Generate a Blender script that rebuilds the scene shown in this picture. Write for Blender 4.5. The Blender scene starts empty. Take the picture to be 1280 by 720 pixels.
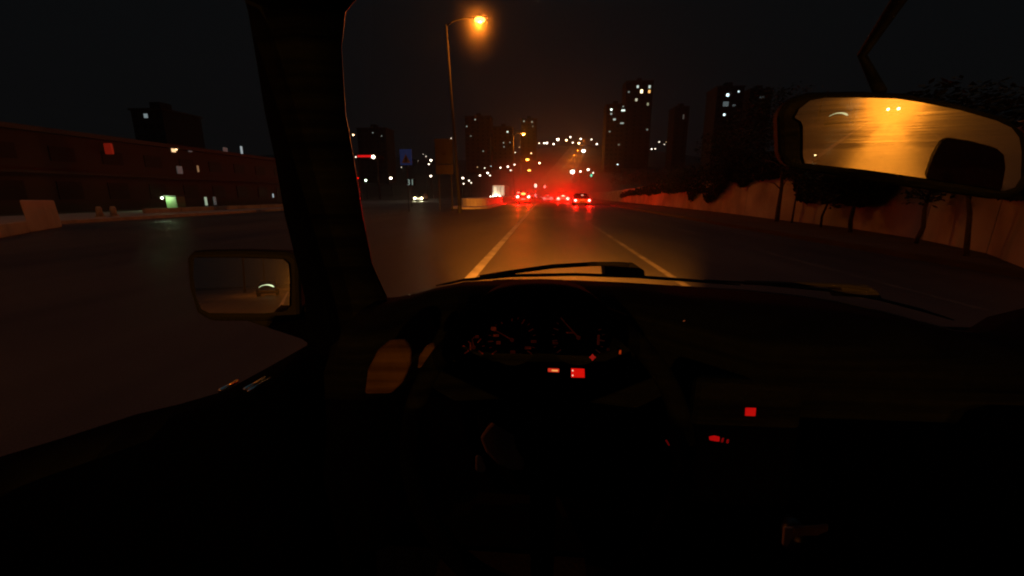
import bpy, bmesh, math, random
from mathutils import Vector, Matrix, noise
random.seed(11)
S = bpy.context.scene
COL = S.collection
R = math.radians
# ------------------------------------------------------------------ camera model (photo pixels, 1280x720)
F = 520.0; PITCH = R(12.7); YAW = R(4.4)
CAM = Vector((0, 0, 1.31))
fw = Vector((-math.sin(YAW)*math.cos(PITCH), math.cos(YAW)*math.cos(PITCH), -math.sin(PITCH)))
rt = Vector((math.cos(YAW), math.sin(YAW), 0))
up = rt.cross(fw)
def ray(px, py): return (rt*(px-640) + up*(360-py) + fw*F).normalized()
def at_y(px, py, Y):
    d = ray(px, py); return CAM + d*((Y-CAM.y)/d.y)
def at_x(px, py, X):
    d = ray(px, py); return CAM + d*((X-CAM.x)/d.x)
def at_z(px, py, Z):
    d = ray(px, py); return CAM + d*((Z-CAM.z)/d.z)
def at_d(px, py, D):                       # D metres along the lens axis
    d = ray(px, py); return CAM + d*(D/d.dot(fw))
# ------------------------------------------------------------------ terrain height
def sst(a, b, v):
    t = max(0, min(1, (v-a)/(b-a))); return t*t*(3-2*t)
def ground_z(x, y):
    h = 62*sst(150, 620, y)*(0.55+0.45*math.exp(-((x-60)/190)**2))
    h += 3.0*math.sin(x*0.021+1)*sst(200, 420, y)
    h += 16*sst(60, 260, -x)*sst(60, 240, y)
    h += 3.2*sst(11.5, 17, x - 0.045*y)*sst(-90, -40, y)*(1-sst(150, 190, y))
    return h
# ------------------------------------------------------------------ materials
def nt(name):
    m = bpy.data.materials.new(name); m.use_nodes = True
    return m, m.node_tree, m.node_tree.nodes['Principled BSDF']
def pmat(name, col, rough=.6, metal=0, var=.25, scale=8, bump=0, spec=.5, coat=0, stretch=None):
    m, t, b = nt(name)
    b.inputs['Roughness'].default_value = rough; b.inputs['Metallic'].default_value = metal
    b.inputs['Specular IOR Level'].default_value = spec
    b.inputs['Coat Weight'].default_value = coat
    tc = t.nodes.new('ShaderNodeTexCoord'); mp = t.nodes.new('ShaderNodeMapping')
    if stretch: mp.inputs['Scale'].default_value = stretch
    n = t.nodes.new('ShaderNodeTexNoise'); n.inputs['Scale'].default_value = scale; n.inputs['Detail'].default_value = 6
    r = t.nodes.new('ShaderNodeValToRGB')
    r.color_ramp.elements[0].position = .3; r.color_ramp.elements[1].position = .7
    r.color_ramp.elements[0].color = (*[c*(1-var) for c in col], 1); r.color_ramp.elements[1].color = (*[min(1, c*(1+var)) for c in col], 1)
    t.links.new(tc.outputs['Object'], mp.inputs[0]); t.links.new(mp.outputs[0], n.inputs['Vector'])
    t.links.new(n.outputs['Fac'], r.inputs[0]); t.links.new(r.outputs[0], b.inputs['Base Color'])
    if bump:
        bp = t.nodes.new('ShaderNodeBump'); bp.inputs['Strength'].default_value = bump; bp.inputs['Distance'].default_value = .02
        t.links.new(n.outputs['Fac'], bp.inputs['Height']); t.links.new(bp.outputs[0], b.inputs['Normal'])
    return m
_em = {}
def emat(col, st):
    k = (tuple(round(c, 3) for c in col), round(st, 3))
    if k not in _em:
        m, t, b = nt('lit_surface')
        b.inputs['Base Color'].default_value = (*[c*.3 for c in col], 1)
        b.inputs['Emission Color'].default_value = (*col, 1); b.inputs['Emission Strength'].default_value = st
        b.inputs['Roughness'].default_value = .5
        m.cycles.emission_sampling = 'NONE'
        _em[k] = m
    return _em[k]
M = {}
def road_mat():
    m, t, b = nt('asphalt')
    tc = t.nodes.new('ShaderNodeTexCoord')
    def noise_(scale, det, st=None):
        mp = t.nodes.new('ShaderNodeMapping'); n = t.nodes.new('ShaderNodeTexNoise')
        if st: mp.inputs['Scale'].default_value = st
        n.inputs['Scale'].default_value = scale; n.inputs['Detail'].default_value = det
        t.links.new(tc.outputs['Object'], mp.inputs[0]); t.links.new(mp.outputs[0], n.inputs['Vector']); return n
    big = noise_(.25, 5, (1, .35, 1)); fine = noise_(70, 3); wear = noise_(1.2, 4, (1, .06, 1))
    r = t.nodes.new('ShaderNodeValToRGB')
    r.color_ramp.elements[0].color = (.028, .028, .029, 1); r.color_ramp.elements[1].color = (.085, .082, .078, 1)
    r.color_ramp.elements[0].position = .3; r.color_ramp.elements[1].position = .75
    a = t.nodes.new('ShaderNodeMath'); a.operation = 'ADD'; a2 = t.nodes.new('ShaderNodeMath'); a2.operation = 'MULTIPLY'; a2.inputs[1].default_value = .45
    t.links.new(big.outputs['Fac'], a.inputs[0]); t.links.new(wear.outputs['Fac'], a.inputs[1]); t.links.new(a.outputs[0], a2.inputs[0])
    a3 = t.nodes.new('ShaderNodeMath'); a3.operation = 'ADD'; f2 = t.nodes.new('ShaderNodeMath'); f2.operation = 'MULTIPLY_ADD'
    f2.inputs[1].default_value = .5; f2.inputs[2].default_value = -.22
    t.links.new(fine.outputs['Fac'], f2.inputs[0]); t.links.new(a2.outputs[0], a3.inputs[0]); t.links.new(f2.outputs[0], a3.inputs[1])
    t.links.new(a3.outputs[0], r.inputs[0]); t.links.new(r.outputs[0], b.inputs['Base Color'])
    rr = t.nodes.new('ShaderNodeMapRange'); rr.inputs[1].default_value = .3; rr.inputs[2].default_value = .7
    rr.inputs[3].default_value = .42; rr.inputs[4].default_value = .62
    t.links.new(big.outputs['Fac'], rr.inputs[0]); t.links.new(rr.outputs[0], b.inputs['Roughness'])
    b.inputs['Specular IOR Level'].default_value = .38
    bp = t.nodes.new('ShaderNodeBump'); bp.inputs['Strength'].default_value = .35; bp.inputs['Distance'].default_value = .01
    t.links.new(fine.outputs['Fac'], bp.inputs['Height']); t.links.new(bp.outputs[0], b.inputs['Normal'])
    return m
M['road'] = road_mat()
M['paint'] = pmat('worn_road_paint', (.36, .35, .32), .6, var=.35, scale=3)
M['paint_faint'] = pmat('faded_road_paint', (.13, .125, .115), .6, var=.6, scale=2)
M['paint_gone'] = pmat('nearly_gone_road_paint', (.085, .082, .075), .6, var=.5, scale=2)
M['earth'] = pmat('dark_earth', (.03, .028, .02), .95, var=.4, scale=1.2, bump=.4)
M['hill'] = pmat('hill_ground', (.035, .035, .028), 1, var=.5, scale=.05)
M['kerb'] = pmat('kerb_concrete', (.3, .29, .27), .8, var=.25, scale=2, bump=.2)
M['conc'] = pmat('weathered_concrete', (.30, .27, .23), .85, var=.3, scale=.9, bump=.3, stretch=(1, 1, .5))
M['pale_conc'] = pmat('whitewashed_concrete', (.62, .58, .52), .8, var=.2, scale=1.2, bump=.2)
M['wall'] = pmat('retaining_wall_plaster', (.30, .30, .30), .95, var=.35, scale=.55, bump=.3, stretch=(1, 1, 1.1), spec=.15)
M['metal'] = pmat('galvanised_steel', (.038, .038, .038), .75, .1, .2, 6)
M['armdark'] = pmat('dark_painted_arm', (.012, .012, .012), .8)
M['lampmetal'] = pmat('grey_lamp_housing', (.15, .15, .15), .5, .4, .2, 6)
M['bark'] = pmat('bark', (.06, .045, .03), .95, var=.4, scale=12, bump=.5)
M['leaf'] = pmat('dark_leaves', (.035, .05, .02), .7, var=.5, scale=3)
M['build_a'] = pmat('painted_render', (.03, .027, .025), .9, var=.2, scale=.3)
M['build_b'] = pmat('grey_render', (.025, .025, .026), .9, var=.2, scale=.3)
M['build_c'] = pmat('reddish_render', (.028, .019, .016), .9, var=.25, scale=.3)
M['roofing'] = pmat('roof_felt', (.05, .045, .04), .95)
M['glassdark'] = pmat('dark_window_glass', (.012, .012, .013), .6, var=.1, spec=.12)
M['rubber'] = pmat('rubber', (.012, .012, .012), .8, var=.2)
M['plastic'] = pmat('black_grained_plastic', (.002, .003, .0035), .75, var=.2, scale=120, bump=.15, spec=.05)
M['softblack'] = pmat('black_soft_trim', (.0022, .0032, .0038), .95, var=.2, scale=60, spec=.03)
M['gloss'] = pmat('gloss_black_trim', (.01, .01, .01), .3, var=.1, scale=40)
M['fabric'] = pmat('dark_seat_cloth', (.02, .02, .022), .95, var=.3, scale=90, bump=.3, spec=.1)
M['tan'] = pmat('lit_patch_tan', (.03, .019, .015), .9, var=.25, scale=14, bump=.2, spec=.1)  # lighter tone for the cabin pieces shaped as lamplight patches
M['pale'] = pmat('lit_patch_pale', (.42, .30, .22), .9, var=.2, scale=14, spec=.1)  # palest tone, stands for light falling low in the cabin
M['chrome'] = pmat('polished_trim', (.9, .9, .9), .27, 1, .1, 10)
M['paint_body'] = pmat('dark_car_paint', (.02, .022, .028), .3, 0, .1, 5, coat=.6)
def mirror_mat():
    m, t, b = nt('mirror_silver')
    b.inputs['Base Color'].default_value = (.82, .82, .82, 1); b.inputs['Metallic'].default_value = 1; b.inputs['Roughness'].default_value = 0.0
    return m
M['mirror'] = mirror_mat()
def glass_mat(name, rough, ior, w, streak=None, col=(1, 1, 1), trans=0):
    """window pane: mostly clear, with a thin film of dirt that scatters light forward"""
    m = bpy.data.materials.new(name); m.use_nodes = True; t = m.node_tree; t.nodes.clear()
    out = t.nodes.new('ShaderNodeOutputMaterial'); tr = t.nodes.new('ShaderNodeBsdfTransparent'); tr.inputs[0].default_value = (.93, .95, .94, 1)
    rf = t.nodes.new('ShaderNodeBsdfRefraction'); rf.distribution = 'GGX' if hasattr(rf, 'distribution') else rf.distribution
    rf.inputs['Roughness'].default_value = rough; rf.inputs['IOR'].default_value = ior; rf.inputs['Color'].default_value = (*col, 1)
    mx = t.nodes.new('ShaderNodeMixShader'); mx.inputs[0].default_value = w
    t.links.new(tr.outputs[0], mx.inputs[1]); t.links.new(rf.outputs[0], mx.inputs[2])
    last = mx
    if trans:
        tl = t.nodes.new('ShaderNodeBsdfTranslucent'); tl.inputs[0].default_value = (.8, .8, .8, 1)
        m2 = t.nodes.new('ShaderNodeMixShader'); m2.inputs[0].default_value = trans
        t.links.new(mx.outputs[0], m2.inputs[1]); t.links.new(tl.outputs[0], m2.inputs[2]); last = m2
    if streak:
        tc = t.nodes.new('ShaderNodeTexCoord'); mp = t.nodes.new('ShaderNodeMapping'); mp.inputs['Scale'].default_value = streak
        n = t.nodes.new('ShaderNodeTexNoise'); n.inputs['Scale'].default_value = 1; n.inputs['Detail'].default_value = 5; n.inputs['Roughness'].default_value = .65
        mr = t.nodes.new('ShaderNodeMapRange'); mr.inputs[1].default_value = .3; mr.inputs[2].default_value = .7
        mr.inputs[3].default_value = w*.25; mr.inputs[4].default_value = min(1, w*1.9)
        t.links.new(tc.outputs['Object'], mp.inputs[0]); t.links.new(mp.outputs[0], n.inputs['Vector']); t.links.new(n.outputs['Fac'], mr.inputs[0])
        t.links.new(mr.outputs[0], mx.inputs[0])
        n2 = t.nodes.new('ShaderNodeTexNoise'); n2.inputs['Scale'].default_value = 1; n2.inputs['Detail'].default_value = 3; mp2 = t.nodes.new('ShaderNodeMapping'); mp2.inputs['Scale'].default_value = (2.5, 1, 170)
        t.links.new(tc.outputs['Object'], mp2.inputs[0]); t.links.new(mp2.outputs[0], n2.inputs['Vector'])
        bp = t.nodes.new('ShaderNodeBump'); bp.inputs['Strength'].default_value = 1; bp.inputs['Distance'].default_value = .0020
        t.links.new(n2.outputs['Fac'], bp.inputs['Height']); t.links.new(bp.outputs[0], rf.inputs['Normal'])
        rg = t.nodes.new('ShaderNodeBsdfRefraction'); rg.inputs['Roughness'].default_value = rough*1.7; rg.inputs['IOR'].default_value = ior
        ms = t.nodes.new('ShaderNodeMixShader'); ms.inputs[0].default_value = .42
        t.links.new(rf.outputs[0], ms.inputs[1]); t.links.new(rg.outputs[0], ms.inputs[2]); t.links.new(ms.outputs[0], mx.inputs[2])
    t.links.new(last.outputs[0], out.inputs[0])
    return m
# ------------------------------------------------------------------ mesh helpers
def obj(name, bm, mat, parent=None, smooth=False, bevel=0, mats=None, sub=0):
    me = bpy.data.meshes.new(name)
    bmesh.ops.recalc_face_normals(bm, faces=bm.faces[:])
    bm.to_mesh(me); bm.free()
    me.materials.append(mat)
    for x in (mats or []): me.materials.append(x)
    if smooth:
        for p in me.polygons: p.use_smooth = True
    o = bpy.data.objects.new(name, me); COL.objects.link(o)
    if parent:
        o.parent = parent
        o.matrix_parent_inverse = pinv(parent)
    if bevel:
        md = o.modifiers.new('bevel', 'BEVEL'); md.width = bevel; md.segments = 2; md.limit_method = 'ANGLE'
    if sub:
        md = o.modifiers.new('sub', 'SUBSURF'); md.levels = sub; md.render_levels = sub
    return o
def pinv(parent):
    # geometry is written in world coordinates; only a root carries a location, parts sit at identity
    return Matrix.Translation(parent.location).inverted() if parent.parent is None and parent.type == 'EMPTY' else Matrix.Identity(4)
def thing(name, label, cat, loc=(0, 0, 0), group=None, rz=0):
    o = bpy.data.objects.new(name, None); COL.objects.link(o); o.empty_display_size = .3
    o.location = loc; o.rotation_euler = (0, 0, rz)
    o['label'] = label; o['category'] = cat
    if group: o['group'] = group
    return o
def tag(o, label, cat, group=None):
    o['label'] = label; o['category'] = cat
    if group: o['group'] = group
    return o
def struct(o, kind='structure', label=None, cat=None):
    o['kind'] = kind; o['label'] = label or o.name.replace('_', ' '); o['category'] = cat or o.name.replace('_', ' ')
    return o
def bx(bm, x0, x1, y0, y1, z0, z1, mi=0):
    vs = [bm.verts.new((x, y, z)) for z in (z0, z1) for x, y in ((x0, y0), (x1, y0), (x1, y1), (x0, y1))]
    for f in ((0, 3, 2, 1), (4, 5, 6, 7), (0, 1, 5, 4), (1, 2, 6, 5), (2, 3, 7, 6), (3, 0, 4, 7)):
        fc = bm.faces.new([vs[i] for i in f]); fc.material_index = mi
    return bm
def frame_of(a, b):
    d = (b-a).normalized(); u = d.cross(Vector((0, 0, 1)))
    if u.length < 1e-3: u = Vector((1, 0, 0))
    u.normalize(); return d, u, d.cross(u).normalized()
def tube(bm, pts, rad, seg=10, cap=True, flat=1.0):
    pts = [Vector(p) for p in pts]
    rads = rad if isinstance(rad, (list, tuple)) else [rad]*len(pts)
    rings = []
    uprev = None
    for i, p in enumerate(pts):
        d = (pts[min(i+1, len(pts)-1)]-pts[max(i-1, 0)]).normalized()
        u = uprev if uprev is not None else (d.cross(Vector((0, 0, 1))) if abs(d.z) < .95 else Vector((1, 0, 0)))
        u = (u - d*u.dot(d)).normalized(); uprev = u; v = d.cross(u)
        rings.append([bm.verts.new(p+(u*math.cos(2*math.pi*k/seg)+v*math.sin(2*math.pi*k/seg)*flat)*rads[i]) for k in range(seg)])
    for a, b in zip(rings, rings[1:]):
        for k in range(seg): bm.faces.new((a[k], a[(k+1) % seg], b[(k+1) % seg], b[k]))
    if cap:
        bm.faces.new(rings[0][::-1]); bm.faces.new(rings[-1])
    return bm
def ball(bm, c, r, sc=(1, 1, 1), sub=2):
    mt = Matrix.Translation(c) @ Matrix.Diagonal((sc[0]*r, sc[1]*r, sc[2]*r, 1))
    bmesh.ops.create_icosphere(bm, subdivisions=sub, radius=1, matrix=mt); return bm
def slab(bm, pts, off):
    """closed prism: outline pts, second outline shifted by off"""
    a = [bm.verts.new(p) for p in pts]; b = [bm.verts.new(Vector(p)+Vector(off)) for p in pts]
    bm.faces.new(a); bm.faces.new(b[::-1])
    n = len(a)
    for i in range(n): bm.faces.new((a[i], b[i], b[(i+1) % n], a[(i+1) % n]))
    return bm
def loft(bm, rings, close=True, caps=True):
    rr = [[bm.verts.new(p) for p in r] for r in rings]
    n = len(rr[0])
    for a, b in zip(rr, rr[1:]):
        for k in range(n if close else n-1): bm.faces.new((a[k], a[(k+1) % n], b[(k+1) % n], b[k]))
    if caps and close:
        bm.faces.new(rr[0][::-1]); bm.faces.new(rr[-1])
    return bm
def nb(): return bmesh.new()
def lamp_light(name, loc, power, col, parent=None, kind='POINT', target=None, spot=120, blend=.5, size=0.0):
    L = bpy.data.lights.new(name, kind); L.energy = power; L.color = col; L.shadow_soft_size = size
    if kind == 'SPOT': L.spot_size = R(spot); L.spot_blend = blend
    o = bpy.data.objects.new(name, L); COL.objects.link(o)
    o.location = loc
    if target is not None:
        o.rotation_euler = (Vector(target)-Vector(loc)).to_track_quat('-Z', 'Y').to_euler()
    if parent:
        o.parent = parent
        o.matrix_parent_inverse = pinv(parent)
    return o
SOD = (1.0, .215, .012); RED = (1.0, .004, .001); WHITE = (1, .85, .6)
P_STREET = 3600; P_TAIL = 1300
# ------------------------------------------------------------------ world and air
w = bpy.data.worlds.new('World'); S.world = w; w.use_nodes = True
t = w.node_tree; bg = t.nodes['Background']
tc = t.nodes.new('ShaderNodeTexCoord'); sx = t.nodes.new('ShaderNodeSeparateXYZ'); cr = t.nodes.new('ShaderNodeValToRGB')
t.links.new(tc.outputs['Generated'], sx.inputs[0]); t.links.new(sx.outputs['Z'], cr.inputs[0])
e = cr.color_ramp.elements
e[0].position = 0; e[0].color = (.0030, .0027, .0028, 1)
e[1].position = 1; e[1].color = (.018, .034, .042, 1)
k = cr.color_ramp.elements.new(.35); k.color = (.0024, .0030, .0034, 1)
k = cr.color_ramp.elements.new(.6); k.color = (.005, .009, .011, 1)
t.links.new(cr.outputs[0], bg.inputs[0]); bg.inputs[1].default_value = 1
hz = nb(); bx(hz, -900, 900, -420, 1150, -9, 150)
hm = bpy.data.materials.new('haze_air'); hm.use_nodes = True; hm.node_tree.nodes.clear()
ho = hm.node_tree.nodes.new('ShaderNodeOutputMaterial'); hv = hm.node_tree.nodes.new('ShaderNodeVolumePrincipled')
hv.inputs['Density'].default_value = .00027; hv.inputs['Color'].default_value = (.9, .9, .9, 1); hv.inputs['Anisotropy'].default_value = .8
hm.node_tree.links.new(hv.outputs[0], ho.inputs['Volume'])
h = obj('haze', hz, hm); struct(h, 'stuff', 'thin night haze in the air over the road', 'haze')
# ------------------------------------------------------------------ ground, roads
def sheet(name, xs, ys, mat, zf, kind='structure'):
    bm = nb(); g = [[bm.verts.new((x, y, zf(x, y))) for x in xs] for y in ys]
    for a, b in zip(g, g[1:]):
        for i in range(len(a)-1): bm.faces.new((a[i], a[i+1], b[i+1], b[i]))
    o = obj(name, bm, mat, smooth=True); return struct(o, kind)
xs = [-880, -700, -500, -400, -320] + list(range(-260, -40, 20)) + list(range(-40, 60, 4)) + list(range(60, 320, 20)) + [400, 500, 700, 880]
ys = [-410, -300, -200, -120, -80, -40, -20, 0, 20, 40, 60, 80] + list(range(100, 700, 20)) + [760, 850, 1000, 1140]
sheet('ground', xs, ys, M['hill'], lambda x, y: ground_z(x, y)-.03)
def strip(name, path, mat, dz, label=None, wid=None):
    """path: list of (x_left, x_right, y)"""
    bm = nb(); g = []
    for xl, xr, y in path:
        n = 4; g.append([bm.verts.new((xl+(xr-xl)*i/n, y, ground_z(xl+(xr-xl)*i/n, y)*0+max(0, road_z(y))+dz)) for i in range(n+1)])
    for a, b in zip(g, g[1:]):
        for i in range(len(a)-1): bm.faces.new((a[i], a[i+1], b[i+1], b[i]))
    o = obj(name, bm, mat); return struct(o)
def road_z(y): return 0
strip('road', [(-5.4, 7.6, y) for y in range(-300, 160, 20)], M['road'], 0)
strip('opposite_road', [(-21.5 if y < 120 else -17, -5.4, y) for y in range(-300, 160, 20)], M['road'], 0)
# side road that joins from the left at the junction
bm = nb(); ring = [(-21.5, 40), (-21.5, 66), (-30, 78), (-42, 150), (-28, 150), (-21.5, 110), (-21.5, 112)]
bm = nb(); v = [bm.verts.new((x, y, .002)) for x, y in ((-21.5, 30), (-21.5, 118), (-23, 150), (-34, 150), (-33, 90), (-48, 62), (-48, 50), (-26, 30))]
bm.faces.new(v); struct(obj('side_road', bm, M['road']))
# the road climbing the hill beyond the junction
hillpath = []
for i in range(60):
    f = i/59.0; px = 690+(724-690)*f**.9; py = 231+(183.5-231)*f**1.0
    d = ray(px, py); tt = 60.0
    while tt < 1400:
        p = CAM+d*tt
        if p.z <= ground_z(p.x, p.y)+.05: break
        tt += 1.0
    hillpath.append(CAM+d*tt)
bm = nb(); prev = None; lastd = 0
hp = []
for p in hillpath:
    if (p.y > 160) and (not hp or p.y > hp[-1].y+2): hp.append(p)
for i, p in enumerate(hp):
    wd = 19.0
    a = bm.verts.new((p.x-wd/2, p.y, ground_z(p.x, p.y)+.35)); b = bm.verts.new((p.x+wd/2, p.y, ground_z(p.x, p.y)+.35))
    if prev: bm.faces.new((prev[0], prev[1], b, a))
    prev = (a, b)
M['hillroad'] = pmat('worn_pale_road', (.16, .15, .14), .9, var=.3, scale=.05)
struct(obj('hill_road', bm, M['hillroad'], smooth=True))
# markings
def line(x0, y0, x1, y1, wd, name='lane_marking', mat='paint'):
    bm = nb(); n = max(1, int(abs(y1-y0)/6)); prev = None
    for i in range(n+1):
        f = i/n; x = x0+(x1-x0)*f; y = y0+(y1-y0)*f
        a = bm.verts.new((x-wd/2, y, .004)); b = bm.verts.new((x+wd/2, y, .004))
        if prev: bm.faces.new((prev[0], prev[1], b, a))
        prev = (a, b)
    return obj(name, bm, M[mat])
for nm, xx, wd, mt in (('left_lane_line', -1.17, .17, 'paint'), ('right_lane_line', 2.08, .12, 'paint_faint'), ('edge_line', 5.1, .10, 'paint_gone'), ('median_edge_line', -4.95, .10, 'paint_faint')):
    o = line(xx, 34 if nm[0] == 'm' else -60, xx, 120, wd, nm, mt); struct(o)
# verge and kerbs
bm = nb(); g = []
WB = [(1290, 352), (1230, 325), (1150, 306), (1060, 290), (970, 278), (900, 268), (840, 260.5), (800, 256), (770, 252.5)]
wpts = [at_z(px, py, 0) for px, py in WB]
wpts = [Vector((wpts[0].x-1.2, -60, 0)), Vector((wpts[0].x-.6, -5, 0))] + [p for p in wpts] + [Vector((wpts[-1].x+2, 160, 0))]
wpts = [Vector((p.x, p.y, 0)) for p in wpts]
bm = nb(); prev = None
for p in wpts:
    a = bm.verts.new((7.75, p.y, .12)); b = bm.verts.new((p.x+.1, p.y, .14))
    if prev: bm.faces.new((prev[0], prev[1], b, a))
    prev = (a, b)
struct(obj('verge', bm, M['earth']))
bm = nb(); bx(bm, 7.6, 7.75, -60, 150, -.02, .13); struct(obj('kerb', bm, M['earth'], bevel=.02))
bm = nb(); bx(bm, -21.9, -21.5, 14, 41, -.02, .17); struct(obj('far_kerb', bm, M['kerb'], bevel=.03))
bm = nb(); bx(bm, -29.5, -21.9, -30, 41, -.02, .14); struct(obj('far_pavement', bm, M['kerb']))
# retaining wall with buttress joints
wallT = thing('retaining_wall', 'long weathered concrete retaining wall along the right verge behind the roadside trees', 'wall', tuple(wpts[2]))
def wall_h(y): return 2.75-.95*sst(12, 95, y)
for i in range(len(wpts)-1):
    a, b = wpts[i], wpts[i+1]; n = max(1, int((b-a).length/3.1))
    if (b-a).length > 40 and a.y < 0: n = 6
    for j in range(n):
        p = a.lerp(b, j/n); q = a.lerp(b, (j+1)/n); dd = (q-p).normalized(); p2 = p+dd*.012; q2 = q-dd*.012
        bm = nb(); hh = wall_h((p.y+q.y)/2)+random.uniform(-.05, .05)
        slab(bm, [p2+Vector((0, 0, -.2)), q2+Vector((0, 0, -.2)), q2+Vector((.12, 0, hh)), p2+Vector((.12, 0, hh))], (.35, 0, 0))
        obj('wall_panel', bm, M['wall'], wallT, bevel=.02)
# median island with raised planter
medT = thing('median_island', 'raised concrete median island with rounded nose dividing the carriageways', 'traffic island', (-6.8, 40, 0))
def island(x0, x1, y0, y1, z0, z1, r, inset=0):
    pts = []
    cx = (x0+x1)/2; hw = (x1-x0)/2
    for k in range(9):
        a = math.pi+math.pi*k/8; pts.append(Vector((cx+hw*math.cos(a), y0+hw*1.6+hw*1.6*math.sin(a), z0)))
    pts += [Vector((x1, y1, z0)), Vector((x0, y1, z0))]
    b = nb(); slab(b, pts, (0, 0, z1-z0)); return b
obj('kerb', island(-8.9, -5.25, 37.5, 158, -.02, .17, 0), M['pale_conc'], medT, bevel=.03)
obj('planter_wall', island(-8.35, -5.75, 40.5, 157, .17, .92, 0), M['pale_conc'], medT, bevel=.04)
# ------------------------------------------------------------------ street lamps
def lamp_post(base, head, label, topx=None, name='street_lamp', cat='street lamp', group='sodium street lamps along the median', r=.10, power=P_STREET, col=SOD, core=(1, .46, .07), cst=7, size=.30):
    base = Vector(base); head = Vector(head)
    t = thing(name, label, cat, tuple(base), group)
    bm = nb(); tube(bm, [base+Vector((0, 0, -.05)), base+Vector((0, 0, .5))], [r*2.0, r*1.7], 12); obj('base', bm, M['metal'], t)
    top = Vector((base.x if topx is None else topx, base.y, head.z-.1))
    bm = nb(); tube(bm, [base+Vector((0, 0, .5)), base.lerp(top, .5)+Vector((0, 0, .2)), top], [r*1.3, r, r*.75], 12); obj('pole', bm, M['metal'], t, smooth=True)
    bm = nb(); arm = [top-Vector((0, 0, .1))]
    for k in range(1, 6):
        f = k/5; arm.append(Vector((top.x+(head.x-top.x)*f, top.y+(head.y-top.y)*f, top.z+.55*math.sin(f*math.pi*.5)*(1-f*.45))))
    tube(bm, arm, r*.55, 8); obj('arm', bm, M['armdark'], t, smooth=True)
    e = arm[-1]; s = size
    bm = nb(); ball(bm, e+Vector((s*.4*(1 if head.x > top.x else -1), 0, .03)), s, (1.5, .7, .28), 3); obj('lamp_housing', bm, M['lampmetal'], t, smooth=True)
    c = e+Vector((s*.4*(1 if head.x > top.x else -1), 0, -.10))
    bm = nb(); ball(bm, c, s*.78, (1.15, .9, .62), 3); obj('lamp_glass', bm, emat(core, cst), t, smooth=True)
    if power: lamp_light('bulb', c+Vector((0, -s*.2, -s*.62)), power, col, t)
    return t
def top_of(px, py, Y):
    p = at_y(px, py, Y); return p
h1 = at_y(597, 27, 30)
lamp_post((at_z(564, 268.5, 0).x, 30, 0), h1, 'nearest tall street lamp glowing orange over the road', size=.38, r=.085, power=P_STREET*.45, topx=at_y(558, 40, 30).x)
for i, (px, py, Y, lab) in enumerate(((653.4, 168, 80, 'second street lamp down the road, a round orange glow above the queue of cars'),
                                (658.3, 199.5, 130, 'third street lamp down the road, just under the second orange glow'),
                                (660.5, 213, 182, 'farthest and faintest street lamp in the median row'))):
    hh = at_y(px, py, Y)
    lamp_post((hh.x-1.7, Y, ground_z(hh.x-1.7, Y)), hh, lab, size=.36+.26*i, r=.1, power=P_STREET*(.75, .6, .5)[i])
for Y, pw, x in ((-20, .65, -5.5), (-70, .2, -5.5), (-120, .2, -5.5)):
    lamp_post((x-1.3, Y, 0), (x+.5, Y, 12.4), 'street lamp %s behind the car, seen only in the mirrors' % {-20: 'closest', -70: 'second', -120: 'third'}[Y], power=P_STREET*pw, size=.34)
# ------------------------------------------------------------------ small far lights on posts
def post_light(px, py, D, rpx, col, st, label, hgt=7.5, on_ground=True, group='small lamps scattered over the far hillside', name='lamp_post', power=0):
    if D is None:                                   # stand it on the hillside along this line of sight
        d = ray(px, py); tt = 150.0
        while tt < 1300:
            p = CAM+d*tt
            if p.z <= ground_z(p.x, p.y)+hgt: break
            tt += 2.0
        c = p
    else: c = at_y(px, py, D)
    rad = rpx*.78/F*c.y
    g = ground_z(c.x, c.y)
    t = thing(name, label, 'lamp', (c.x, c.y, g), group)
    bm = nb(); tube(bm, [(c.x, c.y+rad*.3, g-.3), (c.x, c.y+rad*.3, c.z)], [.12, .08], 6); obj('pole', bm, M['metal'], t)
    bm = nb(); ball(bm, c, rad, (1, .7, .9), 2); obj('lamp_glass', bm, emat(col, st), t, smooth=True)
    bm = nb(); ball(bm, c+Vector((0, rad*.3, rad*.8)), rad*1.15, (1.1, .8, .35), 2); obj('lamp_housing', bm, M['lampmetal'], t, smooth=True)
    if power: lamp_light('bulb', c+Vector((0, -rad, -rad*.3)), power, (col[0], col[1], col[2]), t)
    return t
WH = (1, .86, .66); WM = (1, .62, .3); CO = (.75, .95, 1); GR = (.75, 1, .7)
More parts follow.
